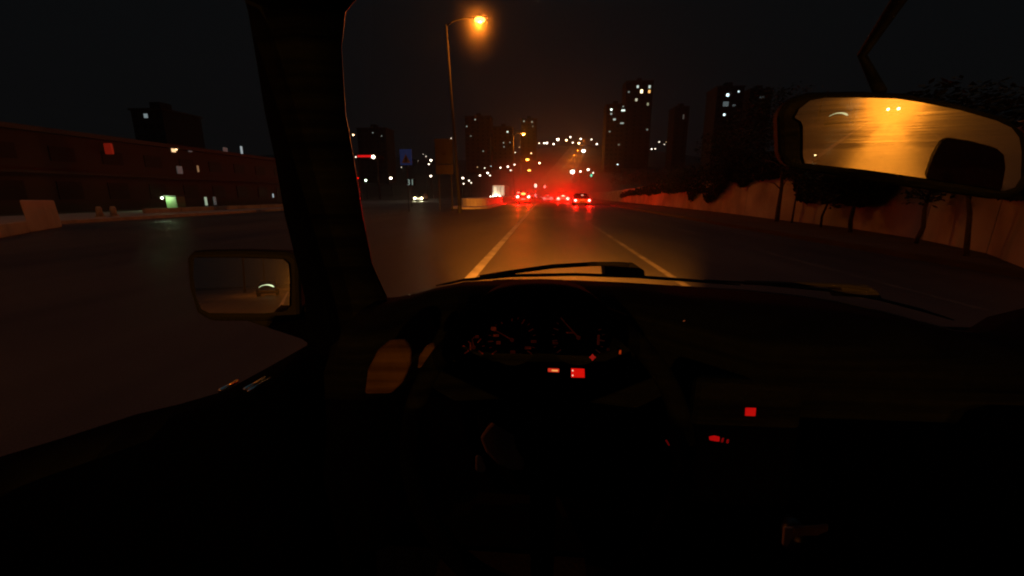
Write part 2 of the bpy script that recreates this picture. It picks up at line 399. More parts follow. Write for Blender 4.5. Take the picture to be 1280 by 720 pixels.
hill_lights = [
 (674, 179, .9, WH, 3, 'leftmost faint white lamp of the hilltop row'), (680, 179, 1.1, WH, 4, 'left lamp of the close pair in the hilltop row'),
 (683.5, 178.7, 1.5, WH, 5, 'brighter right lamp of the close pair in the hilltop row'), (692, 180, 1.2, WH, 5, 'white lamp just right of the close pair on the hilltop'),
 (697.3, 174.3, 2.0, WH, 7, 'wide bright white lamp high on the hilltop left of the hill road'), (708, 175.2, 1.5, WM, 6, 'warm lamp on the hilltop between the wide white lamp and the hill road'),
 (713, 171.3, 1.3, WH, 4, 'topmost white lamp of the hilltop row'), (716, 178.3, 1.0, WH, 4, 'small white lamp just left of the top of the hill road'),
 (723.6, 179, 1.6, WM, 6, 'warm lamp at the very top of the hill road'), (726, 173.6, 1.2, WH, 5, 'white lamp directly above the top of the hill road'),
 (739.3, 174.3, 1.1, WH, 3, 'faint lamp on the hill right of the hill road, upper'), (746, 180, 1.2, WH, 4, 'faint lamp on the hill right of the hill road, lower right'),
 (664, 191.6, 1.1, WM, 3, 'dim lamp on the hill right beside the second orange street lamp'), (644, 190.6, .8, WH, 2, 'dim lamp on the slope left of the second orange street lamp'),
 (674.3, 203.8, 1.6, WM, 7, 'warm orange lamp beside the foot of the hill road'), (623, 172.6, 1.0, WH, 2, 'faint lamp on the left slope between two blocks'),
 (606, 171.5, 1.1, WH, 3, 'faint lamp high on the left slope'), (766, 194.5, .9, WH, 2.2, 'faint lamp on the slope below the lit tower, upper'),
 (772, 205.5, 1.0, CO, 2.0, 'faint bluish lamp on the slope below the lit tower, lower'), (824, 177.4, 1.0, WH, 2, 'faint lamp right of the lit tower, upper left of a loose group'),
 (830.5, 180.5, .8, WH, 1.5, 'faintest lamp of the loose group right of the lit tower'), (814.5, 186.3, 1.0, WH, 3, 'left lamp of a low pair right of the lit tower'),
 (819, 186, .9, WH, 2.4, 'right lamp of a low pair right of the lit tower'), (840, 181.5, .8, WH, 1.3, 'rightmost faint lamp of the loose group right of the lit tower'),
 (441.5, 168.6, 1.5, WM, 5, 'warm lamp high beside the windscreen pillar'), (564, 173, .8, WH, 2, 'faint lamp just above the brown sign board'),
 (628.6, 198, 1.3, WH, 4, 'white lamp on the left slope, middle of a slanting row'), (634, 188.3, 1.4, WH, 5, 'white lamp on the left slope, top of a slanting row'),
 (632, 195, .9, WH, 2.5, 'faint lamp in the slanting row on the left slope'),
 (476, 163.5, .8, WH, 1.5, 'faint lamp on the far left skyline, right of the pillar'), (469, 167.5, .7, WH, 1.3, 'very faint lamp on the far left skyline'),
]
for px, py, r_, c_, st, lab in hill_lights: post_light(px, py, None, r_, c_, st*1.6, lab)
near_lights = [
 (729.4, 188.6, 260, 2.6, WH, 9, 'big white floodlight on a tall mast right of the hill road'), (715.6, 214.7, 170, 3.6, WH, 9, 'largest white floodlight above the queue of cars'),
 (725.5, 214.3, 200, 1.7, WH, 6, 'small white lamp right beside the largest floodlight'), (735.2, 212, 190, 2.0, WH, 6, 'medium white lamp third from the largest floodlight'),
 (741.6, 216, 185, 1.2, WH, 4, 'small white lamp just above the green signal'),
 (538.7, 200.2, 150, 1.7, WH, 7, 'white lamp right of the blue sign, uppermost bright one'), (536.1, 205.2, 160, 1.1, WH, 5, 'small white lamp tucked under the uppermost bright one right of the blue sign'),
 (538.6, 220, 150, 1.6, WH, 7, 'white lamp low between the blue sign and the brown board'), (457.2, 225.3, 120, 1.9, GR, 6, 'greenish white lamp low beside the windscreen pillar'),
 (488.5, 222.6, 130, 2.2, WH, 7, 'bright white lamp low left of the blue sign'), (447.5, 222.5, 140, 1.2, RED, 3, 'small red lamp low against the windscreen pillar'),
 (532.5, 195.5, 160, .8, WH, 2, 'faint lamp left of the uppermost bright one'),
 (578.6, 222.5, 170, 1.7, WH, 6, 'white lamp low right of the brown board'), (586.2, 225.7, 165, 1.4, WH, 4, 'white lamp second right of the brown board'),
 (579.5, 229.6, 160, 1.3, WH, 3, 'dimmer lamp beneath the white lamp right of the brown board'), (589, 228.5, 160, 1.1, WH, 3, 'small lamp lower right of the second white lamp'),
 (600, 219.3, 175, 1.4, WH, 5, 'white lamp midway between brown board and bus'), (609.5, 216.2, 180, 1.6, WH, 6, 'white lamp above left of the bus, the upper of two'),
 (612.6, 219.3, 180, 1.2, WH, 4, 'white lamp above left of the bus, the lower of two'), (605.9, 210, 200, 1.0, WH, 2.5, 'faint lamp higher above left of the bus'),
 (625.5, 209.6, 190, 1.2, WH, 5, 'small lamp directly above the bus'), (634.8, 208.2, 190, 1.5, WH, 5, 'lamp above right of the bus'),
 (643.1, 205.7, 200, 1.3, WH, 5, 'small lamp left of the third orange street lamp'), (638.3, 212.8, 190, 1.2, WH, 4, 'lower small lamp left of the third orange street lamp'),
 (572.4, 233.3, 120, 1.4, RED, 4, 'small red lamp right of the pole foot'), (635.3, 236.4, 140, 1.0, WH, 4, 'small lamp right beside the bus roof'),
 (959.5, 217.3, 60, .9, CO, 1.6, 'tiny cold lamp above the retaining wall trees'),
]
for px, py, D, r_, c_, st, lab in near_lights: post_light(px, py, D, r_, c_, st, lab, group='lamps of the town beyond the junction', power=(600 if r_ > 2.4 else 0))
for i in range(7):  # row of lamps added so the hill road is lit
    q = hp[int((len(hp)-1)*(i+.3)/7)]; b_ = Vector((q.x+8.5, q.y, ground_z(q.x+8.5, q.y)))
    t = thing('street_lamp', 'one of the small sodium lamps added to light the road that climbs the hill', 'street lamp', tuple(b_), 'added sodium lamps along the hill road')
    bm = nb(); tube(bm, [b_-Vector((0, 0, .3)), b_+Vector((0, 0, 8.5))], .1, 6); obj('pole', bm, M['metal'], t)
    bm = nb(); tube(bm, [b_+Vector((0, 0, 8.5)), b_+Vector((-2, 0, 8.9))], .07, 6); obj('arm', bm, M['metal'], t)
    bm = nb(); ball(bm, b_+Vector((-2.2, 0, 8.85)), .28, (1.3, .8, .5), 2); obj('lamp_glass', bm, emat((1, .4, .08), .5), t)
    lamp_light('bulb', b_+Vector((-2.4, 0, 8.5)), 5200, SOD, t)
rs = random.Random(5)
for i in range(26):
    px = rs.choice((rs.uniform(455, 530), rs.uniform(570, 650), rs.uniform(755, 850), rs.uniform(585, 650))); py = rs.uniform(183, 214) if px < 700 else rs.uniform(176, 200)
    post_light(px, py, None, rs.uniform(.45, .8), rs.choice((WH, WM, CO)), rs.uniform(.6, 2.2), 'one of the faint specks of lamplight sprinkled over the dark slopes', group='faint specks of lamplight')
# traffic signals
def signal(px, pys, D, lit, label):
    x = at_y(px, pys[0], D); t = thing('traffic_signal', label, 'traffic light', (x.x, D, 0))
    bm = nb(); tube(bm, [(x.x, D+.1, 0), (x.x, D+.1, x.z+.3)], .07, 8); obj('pole', bm, M['metal'], t)
    zt = at_y(px, min(pys), D).z+.25; zb = at_y(px, max(pys), D).z-.25
    if zt-zb < 1.0: zb = zt-1.0
    bm = nb(); bx(bm, x.x-.2, x.x+.2, D-.12, D+.02, zb, zt); obj('signal_box', bm, M['plastic'], t, bevel=.03)
    for py, (c, s, rp) in zip(pys, lit):
        p = at_y(px, py, D); bm = nb(); ball(bm, (p.x, D-.14, p.z), rp/F*D, (1, .4, 1.3), 2); obj('signal_lamp', bm, emat(c, s), t, smooth=True)
    return t
signal(669.5, (232.2, 239.2, 244.3), 84, (((1, .75, .6), 5, 1.9), (RED, 4, 1.0), ((1, .3, .3), 4, 1.5)), 'tall traffic signal with stacked lit lamps between the first and second car')
signal(681, (233.5,), 100, (((1, .3, .25), 6, 1.6),), 'traffic signal showing one red lamp above the queue')
signal(739, (219.3,), 150, (((.02, .6, .35), 2.5, 1.3),), 'traffic signal showing green right of the floodlights')
# ------------------------------------------------------------------ buildings
def building(label, x0p, x1p, topp, Y, mat, lit, depth=14, rows=9, cols=4, floor0=None, grid=True, group=None):
    a = at_y(x0p, topp, Y); b = at_y(x1p, topp, Y); top = a.z
    g = min(ground_z(a.x, Y), ground_z(b.x, Y), ground_z(a.x, Y+depth))-1.0
    cx = (a.x+b.x)/2
    t = thing('apartment_block', label, 'building', (cx, Y, g), group)
    bm = nb(); bx(bm, a.x, b.x, Y, Y+depth, g, top); obj('wall', bm, mat, t)
    bm = nb(); bx(bm, a.x-.4, b.x+.4, Y-.4, Y+depth+.4, top+.01, top+.5); rf = obj('roof', bm, M['roofing'], t)
    bm = nb(); bx(bm, cx-1.5, cx+1.8, Y+3, Y+7, top+.5, top+2.8); obj('stair_head', bm, mat, rf)
    wd = (b.x-a.x)/cols; hh = 3.0; base = top-rows*hh
    litpos = []
    for i, (px, py, wp, hp_, c, s) in enumerate(lit):
        p = at_y(px, py, Y); ww = wp/F*Y/2; wh = hp_/F*Y/2
        bm = nb(); bx(bm, p.x-ww, p.x+ww, Y-.10, Y-.02, p.z-wh, p.z+wh); wn = obj('window', bm, emat(c, s), t)
        bm = nb(); bx(bm, p.x-ww-.1, p.x+ww+.1, Y-.14, Y-.01, p.z-wh-.16, p.z-wh-.02); obj('sill', bm, mat, wn)
        litpos.append(p)
    if grid:
        base_me = None
        for r_ in range(rows):
            for c_ in range(cols):
                wx = a.x+wd*(c_+.5); wz = base+hh*(r_+.5)
                if wz < g+1.5 or any(abs(wx-q.x) < wd*.5 and abs(wz-q.z) < 1.7 for q in litpos): continue
                if base_me is None:
                    bm = nb(); bx(bm, -min(.8, wd*.28), min(.8, wd*.28), -.06, -.01, -.7, .7)
                    me = bpy.data.meshes.new('window'); bm.to_mesh(me); bm.free(); me.materials.append(M['glassdark']); base_me = me
                o = bpy.data.objects.new('window', base_me); COL.objects.link(o); o.parent = t; o.location = (wx-cx, 0, wz-g)
    return t
Wc = (.8, .95, .85)
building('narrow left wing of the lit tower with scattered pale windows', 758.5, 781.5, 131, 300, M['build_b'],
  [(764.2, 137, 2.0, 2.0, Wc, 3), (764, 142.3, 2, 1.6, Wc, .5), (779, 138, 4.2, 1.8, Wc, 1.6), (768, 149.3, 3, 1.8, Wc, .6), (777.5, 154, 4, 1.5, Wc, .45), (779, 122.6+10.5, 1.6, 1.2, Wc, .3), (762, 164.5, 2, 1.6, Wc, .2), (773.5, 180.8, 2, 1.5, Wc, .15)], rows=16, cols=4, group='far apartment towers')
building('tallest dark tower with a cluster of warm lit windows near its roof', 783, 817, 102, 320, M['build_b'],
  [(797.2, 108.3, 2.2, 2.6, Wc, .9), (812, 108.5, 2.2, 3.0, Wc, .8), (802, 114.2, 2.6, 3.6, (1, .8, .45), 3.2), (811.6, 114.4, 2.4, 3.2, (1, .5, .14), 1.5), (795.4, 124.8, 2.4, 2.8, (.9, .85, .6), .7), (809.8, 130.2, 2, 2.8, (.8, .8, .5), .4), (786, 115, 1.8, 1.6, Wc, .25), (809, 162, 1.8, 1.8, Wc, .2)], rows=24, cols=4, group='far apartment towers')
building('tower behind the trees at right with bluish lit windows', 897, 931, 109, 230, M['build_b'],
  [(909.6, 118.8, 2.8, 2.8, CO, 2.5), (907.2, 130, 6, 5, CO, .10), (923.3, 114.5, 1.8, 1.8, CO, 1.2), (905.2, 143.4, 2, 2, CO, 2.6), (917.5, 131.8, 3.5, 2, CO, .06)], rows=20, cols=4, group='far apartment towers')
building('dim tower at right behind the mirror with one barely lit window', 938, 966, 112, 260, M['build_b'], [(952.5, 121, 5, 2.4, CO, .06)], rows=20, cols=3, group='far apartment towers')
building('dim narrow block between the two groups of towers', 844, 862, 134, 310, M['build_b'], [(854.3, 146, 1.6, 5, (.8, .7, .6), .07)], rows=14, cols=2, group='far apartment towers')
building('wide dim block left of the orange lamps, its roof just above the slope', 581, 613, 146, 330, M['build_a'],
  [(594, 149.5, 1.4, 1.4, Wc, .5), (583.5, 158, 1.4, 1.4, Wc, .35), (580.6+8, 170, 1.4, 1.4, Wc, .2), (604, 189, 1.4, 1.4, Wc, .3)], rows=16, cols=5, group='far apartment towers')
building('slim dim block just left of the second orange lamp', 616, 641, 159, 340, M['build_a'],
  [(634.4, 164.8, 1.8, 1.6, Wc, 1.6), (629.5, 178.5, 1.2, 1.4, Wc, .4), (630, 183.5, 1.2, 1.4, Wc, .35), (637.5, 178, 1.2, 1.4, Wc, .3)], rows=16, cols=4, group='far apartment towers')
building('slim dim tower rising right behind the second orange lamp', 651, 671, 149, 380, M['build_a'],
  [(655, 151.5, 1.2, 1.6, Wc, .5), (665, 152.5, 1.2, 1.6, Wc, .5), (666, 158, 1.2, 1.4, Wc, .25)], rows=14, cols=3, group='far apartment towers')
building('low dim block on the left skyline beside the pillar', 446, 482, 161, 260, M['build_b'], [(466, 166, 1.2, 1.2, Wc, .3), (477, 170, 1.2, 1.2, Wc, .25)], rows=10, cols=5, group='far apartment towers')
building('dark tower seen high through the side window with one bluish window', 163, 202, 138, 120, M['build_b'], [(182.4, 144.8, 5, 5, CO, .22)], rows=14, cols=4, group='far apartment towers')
# long low building beyond the side window
X0 = -38.0
lowT = thing('shop_building', 'long low reddish building across the road behind the side window with a few lit openings', 'building', (X0, 35, 0))
yA, yB = 8.0, 66.0
zt = at_x(250, 190, X0).z
bm = nb(); bx(bm, X0-12, X0, yA, yB, -.1, zt); obj('wall', bm, M['build_c'], lowT)
bm = nb(); bx(bm, X0-12.3, X0+.5, yA-.4, yB+.4, zt+.01, zt+.35); obj('roof', bm, M['roofing'], lowT)
bm = nb(); bx(bm, X0+.02, X0+.9, yA, yB, zt*.5-.1, zt*.5+.12); obj('ledge', bm, M['build_a'], lowT)
def low_open(name, px, py, wp, hp_, c, s):
    p = at_x(px, py, X0); sc = p.y/F*1.0
    bm = nb(); w2 = wp/F*(CAM-p).length/1.0; h2 = hp_/F*(CAM-p).length/2
    bx(bm, X0+.01, X0+.08, p.y-w2, p.y+w2, p.z-h2, p.z+h2); return obj(name, bm, emat(c, s) if s else M['glassdark'], lowT)
for q in ((216.5, 188, 2, 3, (1, .6, .3), 1.4), (219.5, 186.2, 1, 2, WM, 4), (301.5, 188, 1.2, 8, CO, .35), (237, 188, 2, 3, CO, .04), (224, 212.5, 3, 7, CO, .035), (247, 211, .8, 6, WM, .18),
          (257, 251.5, 1.2, 8, GR, .35), (268, 251, 1.6, 8, CO, .04), (341, 244.5, .6, 4, CO, .45), (281, 187, 3, 4, CO, .03)):
    low_open('window', *q)
for i in range(14):
    p0 = 12+i*3.9; bm = nb(); bx(bm, X0+.01, X0+.06, p0-.9, p0+.9, .9, 2.3); obj('window', bm, M['glassdark'], lowT)
    bm = nb(); bx(bm, X0+.01, X0+.06, p0-.9, p0+.9, zt*.5+.9, zt*.5+2.0); obj('window', bm, M['glassdark'], lowT)
# porch light with green box
p = at_z(208, 262, .15); p = at_y(205, 247.5, p.y)
t = thing('kiosk', 'small pavement kiosk with a bright greenish lamp on its corner', 'kiosk', (p.x, p.y, .1))
bm = nb(); bx(bm, p.x+.1, p.x+1.0, p.y, p.y+.8, .14, p.z+.1); obj('cabinet', bm, pmat('green_cabinet', (.10, .16, .08), .6), t, bevel=.04)
bm = nb(); bx(bm, p.x+0, p.x+1.1, p.y-.1, p.y+.9, p.z+.11, p.z+.2); obj('roof', bm, M['metal'], t, bevel=.03)
bm = nb(); ball(bm, (p.x-.05, p.y-.12, p.z), .085, sub=2); obj('lamp_glass', bm, emat((.85, 1, .7), 7), t, smooth=True)
lamp_light('bulb', (p.x+.25, p.y-.45, p.z+.02), 60, (.7, 1, .5), t)
# red lamp sign
p = at_x(136, 186, X0+.4)
t = thing('projecting_sign', 'dim red sign hanging from the left end of the low building', 'sign', tuple(p))
bm = nb(); bx(bm, p.x-.35, p.x+.35, p.y-.1, p.y+.1, p.z-.45, p.z+.45); obj('sign_panel', bm, emat((1, .05, .02), .10), t, bevel=.05)
bm = nb(); tube(bm, [(X0, p.y, p.z+.3), (p.x, p.y, p.z+.3)], .03, 6); obj('bracket', bm, M['metal'], t)
# pale bollards
for i, px in enumerate((125.5, 143)):
    b = at_z(px, 271.5-i*.8, .14)
    t = thing('bollard', ('left' if i == 0 else 'right')+' one of two pale stubby bollards on the far pavement', 'bollard', tuple(b), 'pale bollards on the far pavement')
    bm = nb(); tube(bm, [b, b+Vector((0, 0, .42)), b+Vector((0, 0, .55))], [.16, .13, .09], 12); obj('post', bm, M['kerb'], t, smooth=True)
    bm = nb(); tube(bm, [b, b+Vector((0, 0, .06))], [.22, .21], 12); obj('foot', bm, M['kerb'], t)
# low concrete barrier end at far left
A = at_z(8, 297, 0); Bp = at_z(78, 284, 0)
barT = thing('concrete_barrier', 'low concrete barrier block catching orange light at the far left', 'barrier', tuple(Bp))
d = (Bp-A); hgt = at_y(60, 253, Bp.y*.93).z
tp = [A-d*.3, Bp]
bm = nb(); nrm = Vector((-.35, .25, 0))
slab(bm, [at_z(38, 291, 0), at_z(78, 284, 0), at_z(78, 284, 0)+Vector((-.1, 0, 1.08)), at_z(38, 291, 0)+Vector((-.1, 0, 1.12))], nrm); obj('barrier_block', bm, M['conc'], barT, bevel=.05)
bm = nb(); slab(bm, [A-d*.6, at_z(37.6, 291.1, 0), at_z(37.6, 291.1, 0)+Vector((0, 0, .42)), A-d*.6+Vector((0, 0, .42))], nrm); obj('barrier_foot', bm, M['conc'], barT, bevel=.04)
# low far wall strip right of the kiosk (lit kerb wall)
a = at_z(182, 269.5, 0); b = at_z(372, 259.8, 0)
lw = thing('low_wall', 'long knee-high concrete wall across the road seen through the side window', 'wall', tuple(a))
for i in range(6):
    p = a.lerp(b, i/6)+Vector((0, .02, 0)); q = a.lerp(b, (i+1)/6)
    bm = nb(); slab(bm, [p, q, q+Vector((0, 0, .42)), p+Vector((0, 0, .42))], (-.3, .1, 0)); obj('wall_block', bm, M['conc'], lw, bevel=.03)
# ------------------------------------------------------------------ signs
def text_mesh(s, size, ext):
    cu = bpy.data.curves.new('numerals', 'FONT'); cu.body = s; cu.size = size; cu.extrude = ext; cu.align_x = 'CENTER'; cu.align_y = 'CENTER'
    o = bpy.data.objects.new('numerals', cu); COL.objects.link(o)
    dg = bpy.context.evaluated_depsgraph_get(); dg.update()
    me = bpy.data.meshes.new_from_object(o.evaluated_get(dg)); bpy.data.objects.remove(o)
    return me
p = at_y(507.5, 196.5, 32)
t = thing('pedestrian_crossing_sign', 'blue square crossing sign with a white triangle on a thin post', 'road sign', (p.x, 32, 0))
hw = .46
bm = nb(); tube(bm, [(p.x, 32.06, 0), (p.x, 32.06, p.z+.4)], .035, 8); obj('post', bm, M['metal'], t)
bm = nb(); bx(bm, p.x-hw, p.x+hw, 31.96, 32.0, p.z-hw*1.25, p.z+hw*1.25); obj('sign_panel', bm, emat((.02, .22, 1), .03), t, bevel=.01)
bm = nb(); slab(bm, [(p.x-.33, 31.955, p.z-.42), (p.x+.33, 31.955, p.z-.42), (p.x, 31.955, p.z+.24)], (0, -.004, 0)); tri = obj('white_triangle', bm, pmat('white_reflective', (.12, .12, .12), .5), t)
bm = nb()
tube(bm, [(p.x+.02, 31.947, p.z-.02), (p.x+.01, 31.947, p.z-.17)], .028, 6); ball(bm, (p.x+.03, 31.947, p.z+.05), .035)
tube(bm, [(p.x+.01, 31.947, p.z-.17), (p.x-.08, 31.947, p.z-.36)], .02, 6); tube(bm, [(p.x+.01, 31.947, p.z-.17), (p.x+.10, 31.947, p.z-.36)], .02, 6)
tube(bm, [(p.x+.02, 31.947, p.z-.04), (p.x-.08, 31.947, p.z-.12)], .015, 6); tube(bm, [(p.x+.02, 31.947, p.z-.04), (p.x+.11, 31.947, p.z-.12)], .015, 6)
obj('walking_figure', bm, M['plastic'], tri)
p = at_y(513, 228.2, 45)
t = thing('number_board', 'small board with glowing pale digits 31 under the blue sign', 'sign', (p.x, 45, 0))
bm = nb(); bx(bm, p.x-.5, p.x+.5, 45.02, 45.12, p.z-.34, p.z+.34); bd = obj('board', bm, M['plastic'], t, bevel=.02)
bm = nb(); tube(bm, [(p.x, 45.07, 0), (p.x, 45.07, p.z-.34)], .04, 8); obj('post', bm, M['metal'], t)
me = text_mesh('31', .86, .01); me.transform(Matrix.Translation((p.x, 45.0, p.z)) @ Matrix.Rotation(R(90), 4, 'X')); me.materials.clear(); me.materials.append(emat((.6, .85, .75), .32))
o = bpy.data.objects.new('numerals', me); COL.objects.link(o); o.parent = bd
p = at_y(555, 190, 33); pu = at_y(555, 173.5, 33).z; pm = at_y(555, 205.5, 33).z; pl = at_y(555, 218, 33).z
hw = 11/F*33
t = thing('direction_sign', 'brown two-panel direction board on posts beside the tall lamp pole', 'road sign', (p.x, 33, 0))
for sx_ in (-.5, .5):
    bm = nb(); tube(bm, [(p.x+sx_, 33.1, 0), (p.x+sx_, 33.1, pu)], .05, 8); obj('post', bm, M['metal'], t)
br = pmat('brown_sign_sheet', (.018, .012, .010), .6, var=.2)
bm = nb(); bx(bm, p.x-hw, p.x+hw, 32.96, 33.0, pm+.03, pu); u_ = obj('sign_panel', bm, br, t, bevel=.02)
bm = nb(); bx(bm, p.x-hw, p.x+hw, 32.96, 33.0, pl, pm-.03); obj('sign_panel', bm, pmat('pale_brown_sheet', (.035, .022, .016), .6, var=.2), t, bevel=.02)
bm = nb(); ball(bm, (p.x+.05, 32.95, (pm+pu)/2-.1), .16, (1, .1, 1)); obj('pictogram', bm, M['build_c'], u_)
# red light-box sign over a far kiosk
p = at_y(456, 195.2, 105); l = at_y(447, 195, 105).x; r_ = at_y(464.5, 195, 105).x
t = thing('fuel_station_canopy', 'far canopy with a glowing red strip and white lamps at both ends beside the pillar', 'canopy', ((l+r_)/2, 107, 0))
bm = nb(); bx(bm, l-2, r_+.6, 105, 112, p.z-.5, p.z+.5); obj('roof', bm, M['plastic'], t, bevel=.05)
bm = nb(); bx(bm, l, r_, 104.85, 104.98, p.z-.26, p.z+.26); obj('light_strip', bm, emat((1, .01, .01), .62), t)
for xx in (l-1.2, r_+.2):
    bm = nb(); tube(bm, [(xx, 108, 0), (xx, 108, p.z-.5)], .2, 8); obj('column', bm, M['metal'], t)
for px, s, rr in ((440.2, 5, .28), (444.8, 2, .18), (466.6, 8, .42)):
    q = at_y(px, 196.2, 104.7); bm = nb(); ball(bm, q, rr, sub=2); obj('lamp_glass', bm, emat(WH, s), t, smooth=True)
# ------------------------------------------------------------------ traffic
def car(name, label, x, y, s, W, L, H, body, style='saloon', tail=None, head=None, group=None, cat='car', plate=True, brake3=None, rearglow=None):
    """x, y: centre of the end that faces the camera; s=+1 drives away, -1 drives towards"""
    T = lambda lx, ly, lz: Vector((x+lx*s, y+ly, lz))           # ly>0 goes away from the camera
    t = thing(name, label, cat, (x, y+L/2, 0), group)
    hw = W/2; belt = H*.60; zb = .24
    def ring(ly, w_, z0, z1):
        c = .09; return [T(a*w_, ly, z) for a, z in ((-1, z0+c), (-1+c/w_, z0), (1-c/w_, z0), (1, z0+c), (1, z1-c), (1-c/w_, z1), (-1+c/w_, z1), (-1, z1-c))]
    bm = nb()
    if s > 0: st = [(0, .90, .36, belt-.06), (.08, .97, zb, belt), (.9, 1, zb, belt+.02), (L*.6, 1, zb, belt), (L*.85, .98, zb, belt-.1), (L-.1, .93, zb, belt-.22), (L, .85, .36, belt-.32)]
    else: st = [(0, .85, .36, belt-.32), (.1, .93, zb, belt-.22), (L*.15, .98, zb, belt-.1), (L*.4, 1, zb, belt), (L-.9, 1, zb, belt+.02), (L-.08, .97, zb, belt), (L, .90, .36, belt-.06)]
    loft(bm, [ring(a, hw*b, c, d) for a, b, c, d in st]); bd = obj('body', bm, body, t, smooth=False, bevel=.03)
    # cabin
    if style == 'saloon': y0, y1, y2, y3 = (.75, 1.35, L*.55, L*.70) if s > 0 else (L*.30, L*.45, L-1.35, L-.7)
    elif style == 'hatch': y0, y1, y2, y3 = (.12, .55, L*.55, L*.72) if s > 0 else (L*.28, L*.45, L-.55, L-.12)
    else: y0, y1, y2, y3 = (.06, .16, L*.70, L*.86) if s > 0 else (L*.14, L*.30, L-.16, L-.06)
    a = hw*.93; b = hw*.76
    r0 = [T(-a, y0, belt-.01), T(a, y0, belt-.01), T(a, y3, belt-.01), T(-a, y3, belt-.01)]
    r1 = [T(-b, y1, H), T(b, y1, H), T(b, y2, H), T(-b, y2, H)]
    bm = nb(); loft(bm, [r0, r1]); cb = obj('cabin', bm, body, t, bevel=.05)
    def pane(nm, q, off):
        c = sum(q, Vector())/4; q2 = [c+(p-c)*.86+off for p in q]; bm = nb(); slab(bm, q2, -off*.5); return obj(nm, bm, M['glassdark'], cb)
    pane('rear_window' if s > 0 else 'windscreen', [r0[0], r0[1], r1[1], r1[0]], Vector((0, -.012, .004)))
    for k, (i, j) in enumerate(((1, 2), (3, 0))):
        pane('side_window', [r0[i], r0[j], r1[j], r1[i]], Vector((.015*s*(1 if k == 0 else -1), 0, .004)))
    for sx in (-1, 1):
        for ly in (L*.19, L*.80):
            c = T(sx*(hw-.09), ly, .32); bm = nb(); tube(bm, [c+Vector((-.1, 0, 0)), c+Vector((.1, 0, 0))], .32, 20); wh = obj('tyre', bm, M['rubber'], None, bevel=.03)
            wh.name = 'wheel'; wh.parent = t; wh.matrix_parent_inverse = pinv(t)
            bm = nb(); tube(bm, [c+Vector((-.112, 0, 0)), c+Vector((.112, 0, 0))], .2, 16); obj('rim', bm, M['metal'], wh)
    bm = nb(); bx(bm, x-hw*.95, x+hw*.95, y-.06, y+.1, .33, .52); obj('bumper', bm, body, t, bevel=.04)
    if plate:
        bm = nb(); bx(bm, x-.26, x+.26, y-.075, y-.062, .62 if s > 0 else .40, .73 if s > 0 else .51); obj('number_plate', bm, pmat('plate_white', (.6, .6, .58), .5) if not rearglow else emat((1, .45, .35), .9), t)
    if tail:
        z, half, rad, est, pw = tail
        for sx in (-1, 1):
            c = Vector((x+sx*half, y-.03, z)); bm = nb(); ball(bm, c, rad, (1.15, .45, 1), 2); obj('tail_light', bm, emat((1, .38, .32), est), t, smooth=True)
            if pw: lamp_light('bulb', c+Vector((0, -.14, 0)), pw, RED, t)
        if brake3:
            z3, e3, r3 = brake3; bm = nb(); ball(bm, (x+.02, y+(.55 if style == 'saloon' else .1), z3), r3, (1.6, .6, .8), 2); obj('brake_light', bm, emat((1, .5, .32), e3), t, smooth=True)
    if head:
        z, half, rad, est, pw, colr = head
        for sx in (-1, 1):
            c = Vector((x+sx*half, y-.02 if s < 0 else y+L+.02, z)); bm = nb(); ball(bm, c, rad, (1.2, .5, 1), 2); obj('headlight', bm, emat(colr, est), t, smooth=True)
            if pw: lamp_light('bulb', c+Vector((0, -.14 if s < 0 else .14, 0)), pw, colr, t)
    return t
def dark(c): return pmat('car_paint', c, .35, .2, .1, 5, coat=.5)
Gq = 'cars queueing at the signals'
p = at_y(653.9, 246, 57)
cA = car('hatchback_car', 'leftmost small car of the queue with an amber glow in its rear window', p.x, 57, 1, 1.75, 4.1, 1.55, dark((.07, .07, .07)), 'hatch', (p.z, .74, .20, 4.5, P_TAIL), group=Gq, rearglow=1)
q = at_y(654.2, 242.3, 57); bm = nb(); ball(bm, (q.x, 57.05, q.z), .22, (1.5, .4, .75), 2); obj('rear_lamp', bm, emat((1, .55, .12), 2.2), cA, smooth=True)
q = at_y(648, 240.8, 57); bm = nb(); ball(bm, (q.x, 57.05, q.z), .10, (2, .4, .9), 2); obj('rear_lamp', bm, emat((1, .2, .12), 2.5), cA, smooth=True)
p = at_y(684.8, 248, 88)
cB = car('saloon_car', 'farthest car of the queue, middle lane, lit between its close tail lights', p.x, 88, 1, 1.75, 4.3, 1.5, dark((.15, .15, .16)), 'saloon', (p.z, .70, .32, 5, P_TAIL*1.2), group=Gq, brake3=(p.z+.55, 3, .18), rearglow=1)
bm = nb(); bx(bm, p.x-.5, p.x+.5, 87.9, 87.97, p.z-.28, p.z-.02); obj('lit_panel', bm, emat((1, .5, .3), 1.6), cB)
p = at_y(703.7, 248.3, 68)
cC = car('van_car', 'third car of the queue with a bright high brake light between round tail lights', p.x, 68, 1, 1.8, 4.3, 1.7, dark((.12, .12, .13)), 'van', (p.z, .74, .26, 5, P_TAIL*1.2), group=Gq, brake3=(at_y(704, 245.1, 68).z, 5, .20), rearglow=1)
p = at_y(728, 250.5, 49)
cD = car('saloon_car', 'nearest car at the right end of the queue, dark saloon with wide set tail lights', p.x, 49, 1, 1.78, 4.5, 1.42, dark((.035, .03, .03)), 'saloon', (p.z, .78, .135, 5, P_TAIL*.55), group=Gq, brake3=(at_y(721, 244, 49).z, .8, .10))
